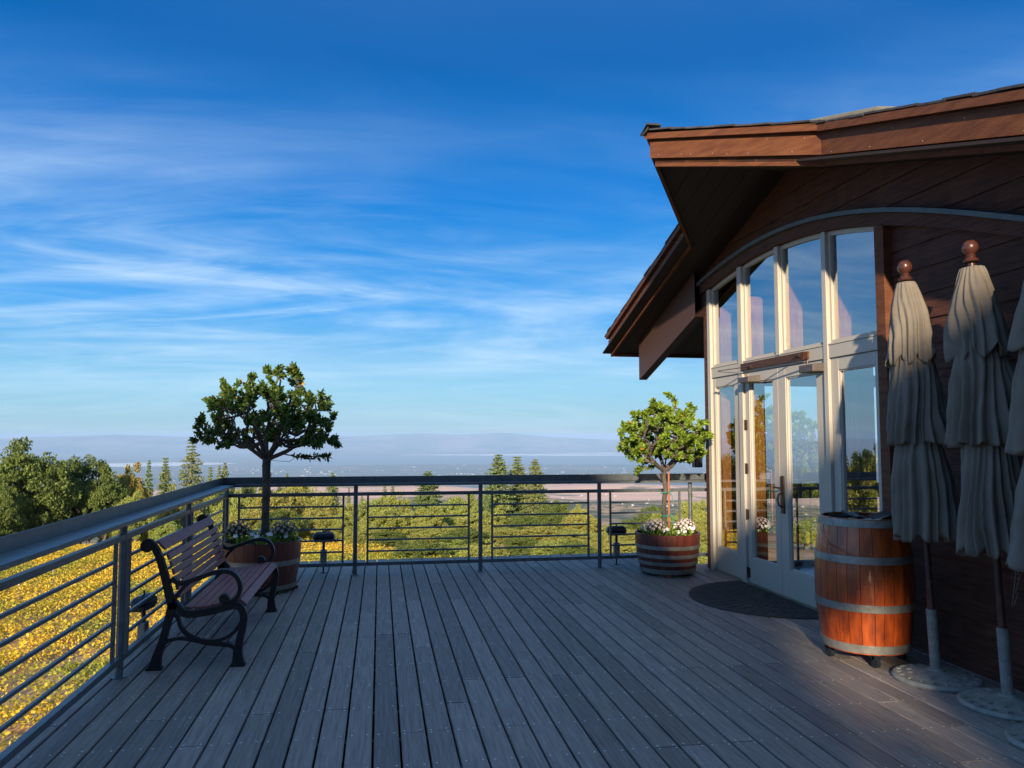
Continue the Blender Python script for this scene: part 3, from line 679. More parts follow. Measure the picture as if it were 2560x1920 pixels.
# shingles: roof covering plus a ragged edge course
m = MB(); roof_surface(m, .322, .075); roof_surface(m, .334, .075)
part(m, 'roof_covering', 'shingle')
m = MB(); q = random.Random(8)
def edge_shingles(p, q_, nrm):
    p, q_ = Vector(p), Vector(q_); d = q_-p; L = d.length; d.normalize(); n2 = Vector((*nrm,0)).normalized(); t = 0
    while t < L:
        w = q.uniform(.12, .26); w = min(w, L-t); c = p+d*(t+w/2); pr = q.uniform(.068, .085); tilt = q.uniform(.0, .035)
        dd = (d + Vector((0,0,tilt))).normalized()
        m.obox((c.x+n2.x*(pr-.15), c.y+n2.y*(pr-.15), c.z+.332+q.uniform(0,.010)), dd*w*.53, n2*.15, (0,0,.0075)); t += w*.97
edge_shingles(zp(XB,YK), zp(XB,YN), (-1,0)); edge_shingles(zp(XT,YR), zp(XB,YK), nn); edge_shingles(zp(XT,YR), zp(XB,YJ), nf); edge_shingles(zp(XB,YJ), zp(XB,YF), (-1,0))
m.obox((XT-.04, YR, ZR+.347), (.07,0,0), (0,.09,-.02), (0,0,.008)); m.obox((XT-.095, YR, ZR+.33), (.012,0,.02), (0,.06,0), (0,0,.014))
part(m, 'shingle_edge', 'shingle')
# tan ridge flashing near the rake
m = MB(); pts = [(3.95,6.30,4.30),(3.95,6.17,4.405),(3.95,5.17,4.098),(3.95,4.88,3.90)]
a = [(3.70,6.25,4.18),(3.70,6.17,4.36),(3.70,5.17,4.06),(3.70,4.86,3.86)]; b = [(4.6,6.25,4.18),(4.6,6.17,4.405),(4.6,5.17,4.10),(4.6,4.86,3.86)]
m.add(a+b, [(0,1,2,3),(7,6,5,4),(0,4,5,1),(1,5,6,2),(2,6,7,3),(0,3,7,4)]); part(m, 'ridge_flashing', 'flash', bevel=.03)
# rafter beam passing the corner
m = MB(); m.add([(3.70,8.63,roofz(8.63)-.34),(3.70,10.67,roofz(10.67)-.50+.0),(3.70,10.67,roofz(10.67)+SOF-.002),(3.70,8.63,roofz(8.63)+SOF-.002)]+[(3.815,8.63,roofz(8.63)-.34),(3.815,10.67,roofz(10.67)-.50),(3.815,10.67,roofz(10.67)+SOF-.002),(3.815,8.63,roofz(8.63)+SOF-.002)],
   [(0,1,2,3),(7,6,5,4),(0,4,5,1),(1,5,6,2),(2,6,7,3)])
for v in range(len(m.v)):
    x_, y_, z_ = m.v[v]
    if z_ < roofz(y_)-.1: m.v[v] = (x_, y_, 2.350+.303*(10.67-y_))
part(m, 'rafter_beam', 'beam', bevel=.004)
# ---- window wall
MUL = [(7.646,7.738),(6.861,6.935),(6.054,6.118)]
m = MB(); TZ0, TZ1 = 2.215, 2.325
for i, (a, b) in enumerate(MUL):
    if i == 1: m.box(3.80, 3.875, a, b, TZ1, arch((a+b)/2)-.137)
    else: m.box(3.80, 3.875, a, b, 0, arch((a+b)/2)-.137)
m.box(3.80, 3.875, 8.445, 8.525, 0, arch(8.48)-.137)                     # left jamb
m.box(3.812, 3.872, 5.347, 8.44, TZ0, TZ1); m.box(3.806, 3.872, 5.347, 8.44, TZ1+.001, TZ1+.014); 
m.box(3.80, 3.872, 5.347, 5.38, 0, arch(5.36)-.137)
part(m, 'mullions', 'frame', bevel=.003)
m = MB(); m.box(3.815, 3.99, 5.35, 8.52, -.02, .018); part(m, 'threshold', 'flash')
bays = [(7.738, 8.445), (6.935, 7.646), (6.118, 6.861), (5.38, 6.054)]
def curved_frame(a, b, name):
    f = MB(); n = 10; s = .026
    f.box(3.835, 3.872, a, a+s, TZ1+.015, arch(a)-.14); f.box(3.835, 3.872, b-s, b, TZ1+.015, arch(b)-.14); f.box(3.835, 3.872, a+s, b-s, TZ1+.015, TZ1+.045)
    for i in range(n):
        p, q_ = a+s+(b-a-2*s)*i/n, a+s+(b-a-2*s)*(i+1)/n
        f.add([(3.835,p,arch(p)-.175),(3.872,p,arch(p)-.175),(3.872,q_,arch(q_)-.175),(3.835,q_,arch(q_)-.175),(3.835,p,arch(p)-.137),(3.872,p,arch(p)-.137),(3.872,q_,arch(q_)-.137),(3.835,q_,arch(q_)-.137)],
              [(0,3,2,1),(4,5,6,7),(1,2,6,5),(3,0,4,7)])
    o = part(f, name, 'frame'); g = MB()
    for i in range(n):
        p, q_ = a+s+(b-a-2*s)*i/n, a+s+(b-a-2*s)*(i+1)/n
        g.add([(3.858,p,TZ1+.045),(3.858,q_,TZ1+.045),(3.858,q_,arch(q_)-.172),(3.858,p,arch(p)-.172)], [(3,2,1,0)])
    part(g, 'pane', 'glass', o, keep=True)
for a, b in bays: curved_frame(a, b, 'upper_window')
def leaf(a, b, x0, x1, name, st=(.095,.095), z0=.02, ztop=TZ0-.004, lab=None):
    f = MB(); f.box(x0, x1, a, a+st[0], z0, ztop); f.box(x0, x1, b-st[1], b, z0, ztop); f.box(x0+.001, x1-.001, a+st[0], b-st[1], z0, .275); f.box(x0+.001, x1-.001, a+st[0], b-st[1], 2.105, ztop)
    for (p, q_) in ((a+st[0], a+st[0]+.014), (b-st[1]-.014, b-st[1])): f.box(x0+.010, x1-.004, p, q_, .289, 2.091)
    f.box(x0+.010, x1-.004, a+st[0], b-st[1], .275, .289); f.box(x0+.010, x1-.004, a+st[0], b-st[1], 2.091, 2.105)
    o = part(f, name, 'frame', bevel=.002, lab=lab); g = MB(); xm = (x0+x1)/2+.006
    g.add([(xm,a+st[0]+.01,.285),(xm,b-st[1]-.01,.285),(xm,b-st[1]-.01,2.095),(xm,a+st[0]+.01,2.095)], [(3,2,1,0)]); part(g, 'pane', 'glass', o, keep=True); return o
leaf(7.745, 8.442, 3.828, 3.872, 'sidelight', (.155, .06)); leaf(5.385, 6.048, 3.828, 3.872, 'sidelight', (.07, .10))
d1 = leaf(6.955, 7.636, 3.826, 3.870, 'door', (.10, .085)); d2 = leaf(6.126, 6.949, 3.826, 3.870, 'door', (.155, .135))
for z in (.72, 1.20, 1.66, .12):
    m = MB(); m.tube([(3.815,7.642,z-.055),(3.815,7.642,z+.055)], .009, 8); m.box(3.812, 3.8255, 7.60, 7.68, z-.05, z+.05); part(m, 'hinge', 'bronze', d1)
m = MB(); m.box(3.812, 3.8255, 6.865, 6.925, .80, 1.16); part(m, 'handle_plate', 'bronze', d2, bevel=.006)
m = MB(); m.tube([(3.812,6.895,.86),(3.775,6.895,.88),(3.765,6.895,.93),(3.775,6.895,.985),(3.812,6.895,1.0)], .010, 8); m.tube([(3.812,6.895,1.04),(3.772,6.895,1.045),(3.768,6.95,1.048),(3.77,6.985,1.045)], .009, 8)
part(m, 'handle', 'bronze', d2, smooth=True)
m = MB(); m.box(3.79, 3.8115, 6.42, 7.66, 2.235, 2.31)
for k in range(9):
    for z in (2.25, 2.296): m.tube([(3.786,6.46+k*.145,z),(3.79,6.46+k*.145,z)], .004, 6)
part(m, 'header_plate', 'rust')
m = MB(); m.box(3.795, 3.8115, 6.36, 6.419, 2.240, 2.306); part(m, 'header_plate_end', 'fascia')
def closer(yc, w, z0, z1, elbow, anchor, parent):
    m = MB(); m.add([(3.70,yc-w*.42,z0),(3.825,yc-w/2,z0-.0),(3.825,yc+w/2,z0),(3.70,yc+w*.42,z0),(3.70,yc-w*.42,z1-.015),(3.825,yc-w/2,z1),(3.825,yc+w/2,z1),(3.70,yc+w*.42,z1-.015)],
       [(0,3,2,1),(4,5,6,7),(0,1,5,4),(1,2,6,5),(2,3,7,6),(3,0,4,7)]); c = part(m, 'door_closer', 'closer', parent, bevel=.006)
    m = MB(); m.tube([(3.76,yc+w*.25,z1),(3.76,yc+w*.25,z1+.03)], .009, 8); m.bar((3.76,yc+w*.25,z1+.028), elbow, .018, .006); m.bar((elbow[0],elbow[1],elbow[2]+.008), anchor, .018, .006)
    m.obox((anchor[0]+.01,anchor[1],anchor[2]), (.012,0,0), (0,.03,0), (0,0,.014)); part(m, 'closer_arm', 'bronze', c)
closer(7.43, .26, 2.095, 2.165, (3.60,7.80,2.235), (3.775,7.44,2.262), d1)
closer(6.24, .27, 2.105, 2.185, (3.62,6.74,2.255), (3.775,6.50,2.280), d2)
for i, (a, b) in enumerate([MUL[0], MUL[1], MUL[2], (8.35, 8.44)]):
    m = MB(); m.box(3.885, 4.052, a+(0 if i < 3 else -.0), b, 0.015 if i != 1 else 2.2, 3.04); part(m, 'inner_jamb', 'jamb')
m = MB(); m.box(3.885, 4.05, 5.35, 8.5, 2.225, 2.30); part(m, 'inner_transom', 'inner')
# small dark lamp on the outer corner
m = MB(); m.box(3.70, 3.80, 8.70, 8.80, 1.165, 1.31); wl = m.build('wall_lamp', M['lampbody'], bevel=.012); tag(wl, 'small dark box lamp fixed to the building corner behind the right tree', 'lamp')

# ------------------------------------------------------------------ added unseen walls and roofs behind the viewpoint, shaped to shade the deck
blocker = empty('shade_blocker', (-9, -16, 0)); tag(blocker, 'added unseen shade wing of the winery standing behind the viewpoint', 'building')
def wpart(mb, name, m_): 
    o = mb.build(name, M[m_], blocker); o.location = (9, 16, 0); return o
m = MB(); m.box(-14.0, -4.92, -16.5, -14.6, -6, 7.3); wpart(m, 'tall_blocker_wall', 'plaster')
m = MB(); m.add([(-14.4,-16.9,7.25),(-14.4,-14.3,7.25),(-5.05,-14.3,7.25),(-5.05,-16.9,7.25),(-14.4,-15.6,9.5),(-6.6,-15.6,9.5),(-5.05,-15.6,7.7)], [(0,1,2,3),(0,4,1),(3,6,2),(1,4,5,6,2),(0,3,6,5,4)]); wpart(m, 'tall_blocker_roof', 'shingle')
m = MB(); m.box(-3.75, 14, -16.4, -14.8, -6, 7.4); wpart(m, 'long_blocker_wall', 'plaster')
m = MB(); m.add([(-5.0,-16.7,7.42),(-5.0,-14.5,7.42),(14,-14.5,7.42),(14,-16.7,7.42),(-3.5,-15.6,8.85),(14,-15.6,8.85),(-5.0,-15.6,8.1)], [(0,1,2,3),(0,6,1),(3,2,5),(1,6,4,5,2),(0,3,5,4,6)]); wpart(m, 'long_blocker_roof', 'shingle')

# ------------------------------------------------------------------ bench
def make_bench():
    root = empty('park_bench', (-1.2, 6.34, 0)); tag(root, 'wooden-slat bench with black curled cast-iron ends standing beside the side railing', 'bench')
    def bp(mb, name, m, parent=root, **k):
        o = mb.build(name, M[m], None, **k); o.parent = parent; o.location = (1.2, -6.34, 0) if parent is root else (0,0,0); return o
    for (y0, lab) in ((5.51, None), (7.13, None)):
        y1 = y0+.04; m = MB()
        back = spline([(-1.345,.40),(-1.365,.45),(-1.385,.53),(-1.412,.635),(-1.44,.727),(-1.468,.79),(-1.50,.833),(-1.530,.838),(-1.548,.812),(-1.535,.785)], 5)
        m.ribbon(back, list(np.linspace(.052,.038,len(back)-8))+[.034,.032,.03,.03,.03,.03,.028,.024], y0, y1)
        m.lathe([(.0001,-.5),(.034,-.5),(.034,.5),(.0001,.5)], n=18); nb = 18*4          # scroll eye
        for i in range(len(m.v)-nb, len(m.v)):
            vx, vy, vz = m.v[i]; m.v[i] = (-1.518+vx, (y0+y1)/2+vz*(y1-y0+.006), .805+vy)
        m.ribbon(spline([(-1.348,.43),(-1.376,.319),(-1.404,.201),(-1.436,.097),(-1.452,.012)], 5), [.062,.06,.055,.052,.05,.048,.047,.046,.046,.046,.046,.047,.048,.05,.052,.055,.058,.062,.068,.074,.085], y0, y1)
        m.box(-1.505, -1.405, y0-.008, y1+.008, 0, .018)
        m.ribbon(spline([(-1.36,.60),(-1.33,.572),(-1.287,.562),(-1.19,.592),(-1.088,.626),(-1.01,.632),(-.952,.602),(-.922,.54),(-.93,.476),(-.962,.438),(-1.0,.43)], 5), .028, y0-.004, y1+.004)
        m.lathe([(.0001,-.5),(.033,-.5),(.033,.5),(.0001,.5)], n=18)
        for i in range(len(m.v)-nb, len(m.v)):
            vx, vy, vz = m.v[i]; m.v[i] = (-1.022+vx, (y0+y1)/2+vz*(y1-y0+.012), .452+vy)
        m.ribbon(spline([(-1.345,.45),(-1.30,.515),(-1.245,.568)], 4), .022, y0, y1)
        m.ribbon(spline([(-1.35,.44),(-1.318,.41),(-1.285,.372),(-1.24,.355),(-1.133,.366),(-1.004,.394),(-.95,.405),(-.912,.382),(-.894,.33),(-.90,.255),(-.918,.17),(-.928,.09),(-.922,.012)], 5),
                 [.05]*8+[.046]*20+[.048]*12+[.046]*8+[.044]*4+[.045,.048,.052,.056,.06,.064,.068,.072,.076], y0, y1) if False else None
        a = spline([(-1.35,.44),(-1.318,.41),(-1.285,.372),(-1.24,.355),(-1.133,.366),(-1.004,.394),(-.95,.405),(-.912,.382),(-.894,.33),(-.90,.255),(-.918,.17),(-.928,.09),(-.922,.012)], 5)
        m.ribbon(a, [.046+.036*max(0,(i-len(a)+12)/12)**1.5 for i in range(len(a))], y0, y1)
        m.box(-.972, -.878, y0-.008, y1+.008, 0, .018)
        m.ribbon(spline([(-1.345,.36),(-1.316,.336),(-1.292,.269),(-1.232,.206),(-1.129,.172),(-1.025,.184),(-.948,.234),(-.905,.30)], 5), .024, y0+.004, y1-.004)
        m.ribbon(spline([(-1.405,.165),(-1.366,.19),(-1.30,.20),(-1.219,.187),(-1.128,.162),(-1.031,.147),(-.975,.138),(-.93,.105)], 5), .024, y0+.003, y1-.003)
        bp(m, 'end_frame', 'iron', smooth=True, sharp=50, bevel=.005)
    ys0, ys1 = 5.555, 7.125
    seat = spline([(-1.285,.392),(-1.22,.388),(-1.13,.395),(-1.0,.420),(-.955,.428),(-.915,.418),(-.888,.392)], 8); seat = [np.array(p) for p in seat]
    def along(curve, s):
        L = [0]
        for a, b in zip(curve[:-1], curve[1:]): L.append(L[-1]+float(np.hypot(*(b-a))))
        s *= L[-1]
        for i in range(len(L)-1):
            if L[i+1] >= s-1e-9: t = (s-L[i])/(L[i+1]-L[i]); p = curve[i]*(1-t)+curve[i+1]*t; d = curve[i+1]-curve[i]; return p, d/np.hypot(*d)
    for k in range(7):
        p, d = along(seat, (k+.5)/7); w = .052 if k < 6 else .058; m = MB()
        m.obox((p[0], (ys0+ys1)/2, p[1]), (d[0]*w/2,0,d[1]*w/2), (0,(ys1-ys0)/2,0), (-d[1]*.010,0,d[0]*.010)); bp(m, 'seat_slat', 'slat', bevel=.005)
    backc = [np.array(p) for p in spline([(-1.318,.455),(-1.335,.53),(-1.362,.635),(-1.392,.727),(-1.425,.79),(-1.462,.833)], 8)]
    for k in range(7):
        s = (k+.5)/7.25 if k < 6 else .93; w = .043 if k < 6 else .075; p, d = along(backc, s*.93 if k < 6 else .925); m = MB()
        m.obox((p[0], (ys0+ys1)/2, p[1]), (d[0]*w/2,0,d[1]*w/2), (0,(ys1-ys0)/2,0), (-d[1]*.009,0,d[0]*.009)); bp(m, 'back_slat', 'slat', bevel=.005)
    m = MB(); m.tube([(-1.14,5.53,.19),(-1.14,7.15,.19)], .008, 8); m.tube([(-1.17,5.53,.19),(-1.17,7.15,.19)], .006, 8); bp(m, 'stretcher_rod', 'hoop')
make_bench()

# ------------------------------------------------------------------ barrels
def staves(mb, prof, n=26, c=(0,0,0), seed=1, gap=.0016):
    qq = random.Random(seed); ang = [0]
    for i in range(n): ang.append(ang[-1]+qq.uniform(.75,1.25))
    ang = [a/ang[-1]*2*math.pi for a in ang]
    for i in range(n):
        b = len(mb.v); a0, a1 = ang[i], ang[i+1]; am = (a0+a1)/2
        for r, z in prof:
            g = gap/r
            for a, e in ((a0+g, 0), (a0+g, .0025), (am, .004), (a1-g, .0025), (a1-g, 0)):
                rr_ = r - .004 + e if e else r-.018
                mb.v.append((c[0]+rr_*math.cos(a), c[1]+rr_*math.sin(a), c[2]+z))
        for k in range(len(prof)-1):
            for j in range(4): mb.f.append((b+k*5+j, b+k*5+j+1, b+(k+1)*5+j+1, b+(k+1)*5+j))
            mb.f.append((b+k*5+4, b+k*5, b+(k+1)*5, b+(k+1)*5+4))
        mb.f.append(tuple(b+j for j in range(5))); e = b+(len(prof)-1)*5; mb.f.append(tuple(e+j for j in reversed(range(5))))
bx, by = 3.355, 4.98
br = empty('wine_barrel', (bx, by, 0)); tag(br, 'upright orange-brown oak barrel on castors with galvanised hoops, beside the doors', 'barrel')
prof = [(.280+.042*math.sin(math.pi*(k/14)), .092+.893*k/14) for k in range(15)]
rad = lambda z: .280+.042*math.sin(math.pi*((z-.092)/.893))
m = MB(); staves(m, prof, 24, seed=5); m.build('staves', M['oak'], br, smooth=True, sharp=25)
for z0, z1 in ((.100,.155),(.375,.425),(.690,.738),(.930,.978)):
    m = MB(); m.lathe([(rad(z0)-.001,z0),(rad(z0)+.0045,z0),(rad((z0+z1)/2)+.005,(z0+z1)/2),(rad(z1)+.0045,z1),(rad(z1)-.001,z1)], n=64, cap0=False, cap1=False)
    qq = random.Random(int(z0*100))
    for k in range(14):
        a = -2.9+k*.35+qq.uniform(-.05,.05); zz = (z0+z1)/2+(.008 if k % 2 else -.008); r_ = rad(zz)+.006; m.tube([((r_-.003)*math.cos(a),(r_-.003)*math.sin(a),zz),((r_+.0015)*math.cos(a),(r_+.0015)*math.sin(a),zz)], .004, 6)
    m.build('hoop', M['hoop'], br, smooth=True)
m = MB(); m.lathe([(.268,.10),(.268,.12)], n=40); m.build('bottom_head', M['oak'], br)
m = MB(); m.lathe([(.256,.12),(.256,.955),(.247,.955),(.247,.14)], n=40, cap1=False); m.build('liner', M['black'], br, smooth=True)
m = MB(); q = random.Random(2)
for k in range(9): a = k*.7; m.obox((.15*math.cos(a), .15*math.sin(a), .955+q.uniform(-.01,.02)), (.07*math.cos(a),.07*math.sin(a),q.uniform(-.01,.02)), (-.05*math.sin(a),.05*math.cos(a),.01), (0,0,.012))
m.build('bin_bag', M['black'], br)
for k in range(4):
    a = math.pi*.25+k*math.pi/2+.45; cx, cy = .235*math.cos(a), .235*math.sin(a); m = MB(); m.tube([(cx-.014,cy,.036),(cx+.014,cy,.036)], .034, 16); m.obox((cx,cy+.005,.07), (.022,0,0), (0,.028,0), (0,0,.014)); m.bar((cx-.019,cy,.08),(cx-.019,cy,.035),.006,.02,up=(0,1,0)); m.bar((cx+.019,cy,.08),(cx+.019,cy,.035),.006,.02,up=(0,1,0))
    m.build('castor', M['lampbody'], br, smooth=True)

# ------------------------------------------------------------------ half-barrel planters, trees and flowers
def planter(loc, r1, r0, h, bands, lab, seed):
    root = empty('half_barrel_planter', loc); tag(root, lab, 'planter', 'half-barrel planters at the far end of the deck')
    f = lambda z: r0+(r1-r0)*(math.sin((z/h)*math.pi*.5)**.8)
    m = MB(); staves(m, [(f(h*k/8), .035+(h-.035)*k/8) for k in range(9)], 24, seed=seed); m.build('tub', M['tub'], root, smooth=True, sharp=25)
    for a, b in bands:
        m = MB(); m.lathe([(f(a)-.001,a),(f(a)+.004,a),(f(b)+.004,b),(f(b)-.001,b)], n=56, cap0=False, cap1=False); m.build('hoop', M['hoop'], root, smooth=True)
    m = MB(); m.lathe([(r0-.02,.045),(r1-.025,h-.05),(.0001,h-.03)], n=40, cap1=False); m.build('soil', M['soil'], root)
    for k in range(3):
        a = -1.9+k*2.1; c, s_ = math.cos(a), math.sin(a); m = MB(); m.obox((c*r0*.88, s_*r0*.88, .018), (c*.07,s_*.07,0), (-s_*.035,c*.035,0), (0,0,.018)); m.build('foot_block', M['tub'], root)
    return root
PL, PR = (-1.15, 8.14, 0), (3.21, 8.36, 0)
planter(PL, .375, .315, .50, [(.04,.085),(.275,.325)], 'red-brown half-barrel planter with two visible hoops behind the bench', 3)
planter(PR, .362, .288, .46, [(.035,.085),(.125,.165),(.205,.245),(.300,.340)], 'half-barrel planter with four pale hoops by the glass doors', 4)
def leaf_mesh(name, pts, dirs, size, rs, m, parent, loc):
    n = len(pts); d = dirs + rs.normal(size=(n,3))*.45; d /= np.linalg.norm(d, axis=1, keepdims=True)
    s = np.cross(d, rs.normal(size=(n,3))); s /= np.linalg.norm(s, axis=1, keepdims=True); nn_ = np.cross(d, s)
    L = size*rs.uniform(.65, 1.2, (n,1)); W = L*.25; curl = L*rs.uniform(.02,.14,(n,1))
    b = pts; t = pts+d*L-nn_*curl
    l1 = pts+d*L*.30+s*W+nn_*W*.45; l2 = pts+d*L*.72+s*W*.8+nn_*W*.35; r1 = pts+d*L*.30-s*W+nn_*W*.45; r2 = pts+d*L*.72-s*W*.8+nn_*W*.35
    V = np.stack([b, l1, l2, t, r2, r1], 1).reshape(-1, 3); me = bpy.data.meshes.new(name)
    me.vertices.add(n*6); me.vertices.foreach_set('co', V.astype(np.float32).ravel()); idx = (np.arange(n)[:,None]*6+np.array([0,1,2,3,0,3,4,5])[None]).astype(np.int32).ravel()
    me.loops.add(n*8); me.loops.foreach_set('vertex_index', idx); me.polygons.add(n*2); me.polygons.foreach_set('loop_start', np.arange(0, n*8, 4, dtype=np.int32)); me.update(calc_edges=True)
    me.materials.append(M[m]); o = bpy.data.objects.new(name, me); COL.objects.link(o); o.parent = parent; return o
def potted_tree(name, loc, lab, z0, zf, att, leafsz, nleaf, mleaf, seed, trunk_r, limb=.4, dens=None, lean=(0,0)):
    rs = np.random.RandomState(seed); root = empty(name, loc); tag(root, lab, 'tree', 'potted trees')
    nodes = [np.array([lean[0], lean[1], zf])]; par = [-1]
    for li in range(8):
        a = li*2.39996+seed; el = (.35,.75,.5,1.05,.42,.8,.6,1.3)[li]; prev = 0; p = nodes[0]; dv = np.array([math.cos(a)*math.cos(el), math.sin(a)*math.cos(el), math.sin(el)])
        for k in range(int(limb/.06)):
            dv = dv+rs.normal(size=3)*.07+np.array([0,0,.02]); dv /= np.linalg.norm(dv); p = p+dv*.06; nodes.append(p); par.append(prev); prev = len(nodes)-1
    n0 = nodes[0]
    for a in sorted(att, key=lambda p: np.linalg.norm(p-n0)):
        best, bd = 0, 1e9
        for i, nd in enumerate(nodes):
            dd = np.linalg.norm(a-nd) + .25*(np.linalg.norm(nd-nodes[0]) < .02) + (.6 if nd[2] > a[2]+.05 else 0)
            if dd < bd: best, bd = i, dd
        d = a-nodes[best]; L = np.linalg.norm(d); k = max(2, int(L/.07)); prev = best; start = nodes[best].copy()
        for j in range(1, k+1):
            t = j/k; p = start+d*t+rs.normal(size=3)*.010+np.array([0,0,-.05*L*math.sin(math.pi*t)])
            nodes.append(p); par.append(prev); prev = len(nodes)-1
    cnt = np.ones(len(nodes)); 
    for i in range(len(nodes)-1, 0, -1): cnt[par[i]] += cnt[i]
    rad_ = np.minimum(trunk_r*.75, .0022*cnt**.47+.0012)
    m = MB()
    for i in range(1, len(nodes)): m.tube([tuple(nodes[par[i]]), tuple(nodes[i])], [min(rad_[par[i]], rad_[i]*1.25), rad_[i]], 5 if rad_[i] < .01 else 8, cap=False)
    m.build('branches', M['bark'], root, smooth=True)
    m = MB(); tp = [(0,0,z0)] + [(lean[0]*t+rs.normal()*.006, lean[1]*t+rs.normal()*.006, z0+(zf-z0)*t) for t in (.15,.3,.45,.6,.75,.9)] + [(lean[0],lean[1],zf+.02)]
    m.tube(tp, [trunk_r*1.25,trunk_r*1.1]+[trunk_r*rs.uniform(.94,1.06) for _ in range(5)]+[trunk_r*1.05], 12); m.build('trunk', M['bark'], root, smooth=True)
    tips = [i for i in range(len(nodes)) if cnt[i] == 1]; outer = tips*2+[i for i in range(len(nodes)) if 1 < cnt[i] < 6]; pts, dirs = [], []
    for _ in range(nleaf):
        i = outer[rs.randint(len(outer))]; p0, p1 = nodes[par[i]], nodes[i]; dd = p1-p0; dd = dd/(np.linalg.norm(dd)+1e-6)
        pts.append(p0+(p1-p0)*rs.uniform(0,1)+rs.normal(size=3)*.006); v = rs.normal(size=3); v[2] += .25; v /= np.linalg.norm(v); dirs.append(dd*.7+v*.8)
    P_, D_ = np.array(pts), np.array(dirs); leaf_mesh('leaves', P_, D_, leafsz, rs, mleaf, root, loc)
    k = rs.choice(len(P_), max(6, nleaf//160)); y = leaf_mesh('yellow_leaves', P_[k]+.004, D_[k], leafsz*1.1, rs, 'yleaf', root, loc); y['label'] = 'a few yellowed leaves'
    return root
rs = np.random.RandomState(12); att = []
while len(att) < 430:          # spreading crown, open below, a tuft at the top
    a = rs.uniform(0, 6.28); rr_ = rs.uniform(.0, 1)**.5*.69; z = rs.uniform(1.34, 2.18)
    top = 2.16-.34*(rr_/.78)**2.2+.05*math.sin(3*a)+.03*math.sin(7*a); bot = 1.34+.14*(rr_/.78)
    if bot < z < top and not (rr_ < .3 and z < 1.62): att.append(np.array([rr_*math.cos(a), rr_*math.sin(a), z]))
att += [np.array([.10+.02*k*(k%3-1), .02*(k%4-1.5), 2.14+.014*k]) for k in range(9)] + [np.array([.22,.0,2.20]), np.array([.26,.03,2.16]), np.array([.30,0,2.20]), np.array([.34,.02,2.15]), np.array([-.05,.05,2.2]), np.array([-.72,.0,1.50]), np.array([.70,-.05,1.45]), np.array([.62,.0,1.33]), np.array([-.2,.1,2.15])]
tl = potted_tree('potted_tree', (PL[0]+.02, PL[1]+.02, 0), 'wide spreading dark-leaved tree rising from the planter behind the bench', .42, 1.30, att, .050, 10800, 'leaf', 31, .040, .46)
m = MB(); pts = []     # string-light wire wound round the trunk and hanging from a branch
for k in range(90): t = k/89; a = t*30; pts.append((.046*math.cos(a), .046*math.sin(a), .46+t*.82))
m.tube(pts, .0035, 5); m.tube([(0,0,1.3),(.22,-.03,1.28),(.34,-.04,1.36),(.48,-.05,1.33),(.62,-.04,1.36)], .003, 4)
for p in ((.34,-.04,1.33),(.43,-.05,1.31),(.53,-.05,1.31),(.58,-.04,1.32)): m.tube([p, (p[0],p[1],p[2]-.035)], .005, 5)
m.build('string_lights', M['black'], tl)
rs = np.random.RandomState(5); att = []
while len(att) < 400:
    v = rs.uniform(-1, 1, 3)
    if np.linalg.norm(v) > 1: continue
    x_, y_, z_ = v[0]*.52, v[1]*.50, 1.53+v[2]*.38
    if z_ < 1.30+.12*abs(v[0]) and abs(v[0]) < .4: continue
    att.append(np.array([x_, y_, z_]))
att += [np.array([.06,0,2.02]), np.array([.14,0,1.98]), np.array([.33,.02,1.90]), np.array([.40,0,1.86]), np.array([-.33,0,1.14]), np.array([-.30,.05,1.17]), np.array([-.1,0,1.93]), np.array([-.35,0,1.80])]
tr = potted_tree('potted_tree', (PR[0]-.03, PR[1], 0), 'round bright green tree with some yellow leaves in the planter by the doors', .38, 1.14, att, .049, 11500, 'leaf2', 32, .027, .28)
m = MB(); m.tube([(.045,-.02,.36),(.05,-.02,1.2)], .011, 8); m.build('stake', M['stake'], tr)
m = MB(); 
for z in (.62,.88): m.tube([(.062*math.cos(a*.5)+.02, .05*math.sin(a*.5)-.01, z+.003*a) for a in range(14)], .005, 5); m.tube([(.08,-.03,z+.02),(.09,-.04,z-.08)], .004, 4)
m.build('tie', M['green_tie'], tr)
def mum(loc, r, m_, lab, seed, hgt):
    rs = np.random.RandomState(seed); root = empty('chrysanthemum', loc); tag(root, lab, 'flowers', 'potted chrysanthemums')
    n = 420; v = rs.normal(size=(n,3)); v[:,2] = abs(v[:,2]); v /= np.linalg.norm(v,axis=1,keepdims=True)
    leaf_mesh('foliage', v*np.array([r*.9,r*.9,hgt*.7])*rs.uniform(.2,.95,(n,1)), v, .035, rs, 'leaf', root, loc)
    mb = MB(); k = 46
    for i in range(k):
        z = 1-(i+.5)/k*.92; a = i*2.39996; s = math.sqrt(1-z*z); c = np.array([s*math.cos(a)*r, s*math.sin(a)*r, z*hgt+.01]); fr = rs.uniform(.016,.023)
        nrm_ = Vector((s*math.cos(a), s*math.sin(a), z)); u_ = nrm_.orthogonal().normalized(); w_ = nrm_.cross(u_)
        for ring, (cnt_, tilt, rl) in enumerate(((9,.25,1),(7,.7,.75),(4,1.1,.45))):
            for j in range(cnt_):
                aa = j*6.283/cnt_+ring*.4+i; dv = (u_*math.cos(aa)+w_*math.sin(aa)); tip = Vector(c)+dv*fr*rl*math.cos(tilt)+nrm_*fr*rl*math.sin(tilt); sd_ = nrm_.cross(dv)*fr*.28
                mb.add([Vector(c), Vector(c)*.5+tip*.5+sd_, tip, Vector(c)*.5+tip*.5-sd_], [(0,1,2,3)])
    mb.build('blossoms', M[m_], root); return root
mum((PL[0]-.22, PL[1]-.10, .565), .125, 'mum', 'mauve mum mound at the left side of the planter behind the bench', 1, .13)
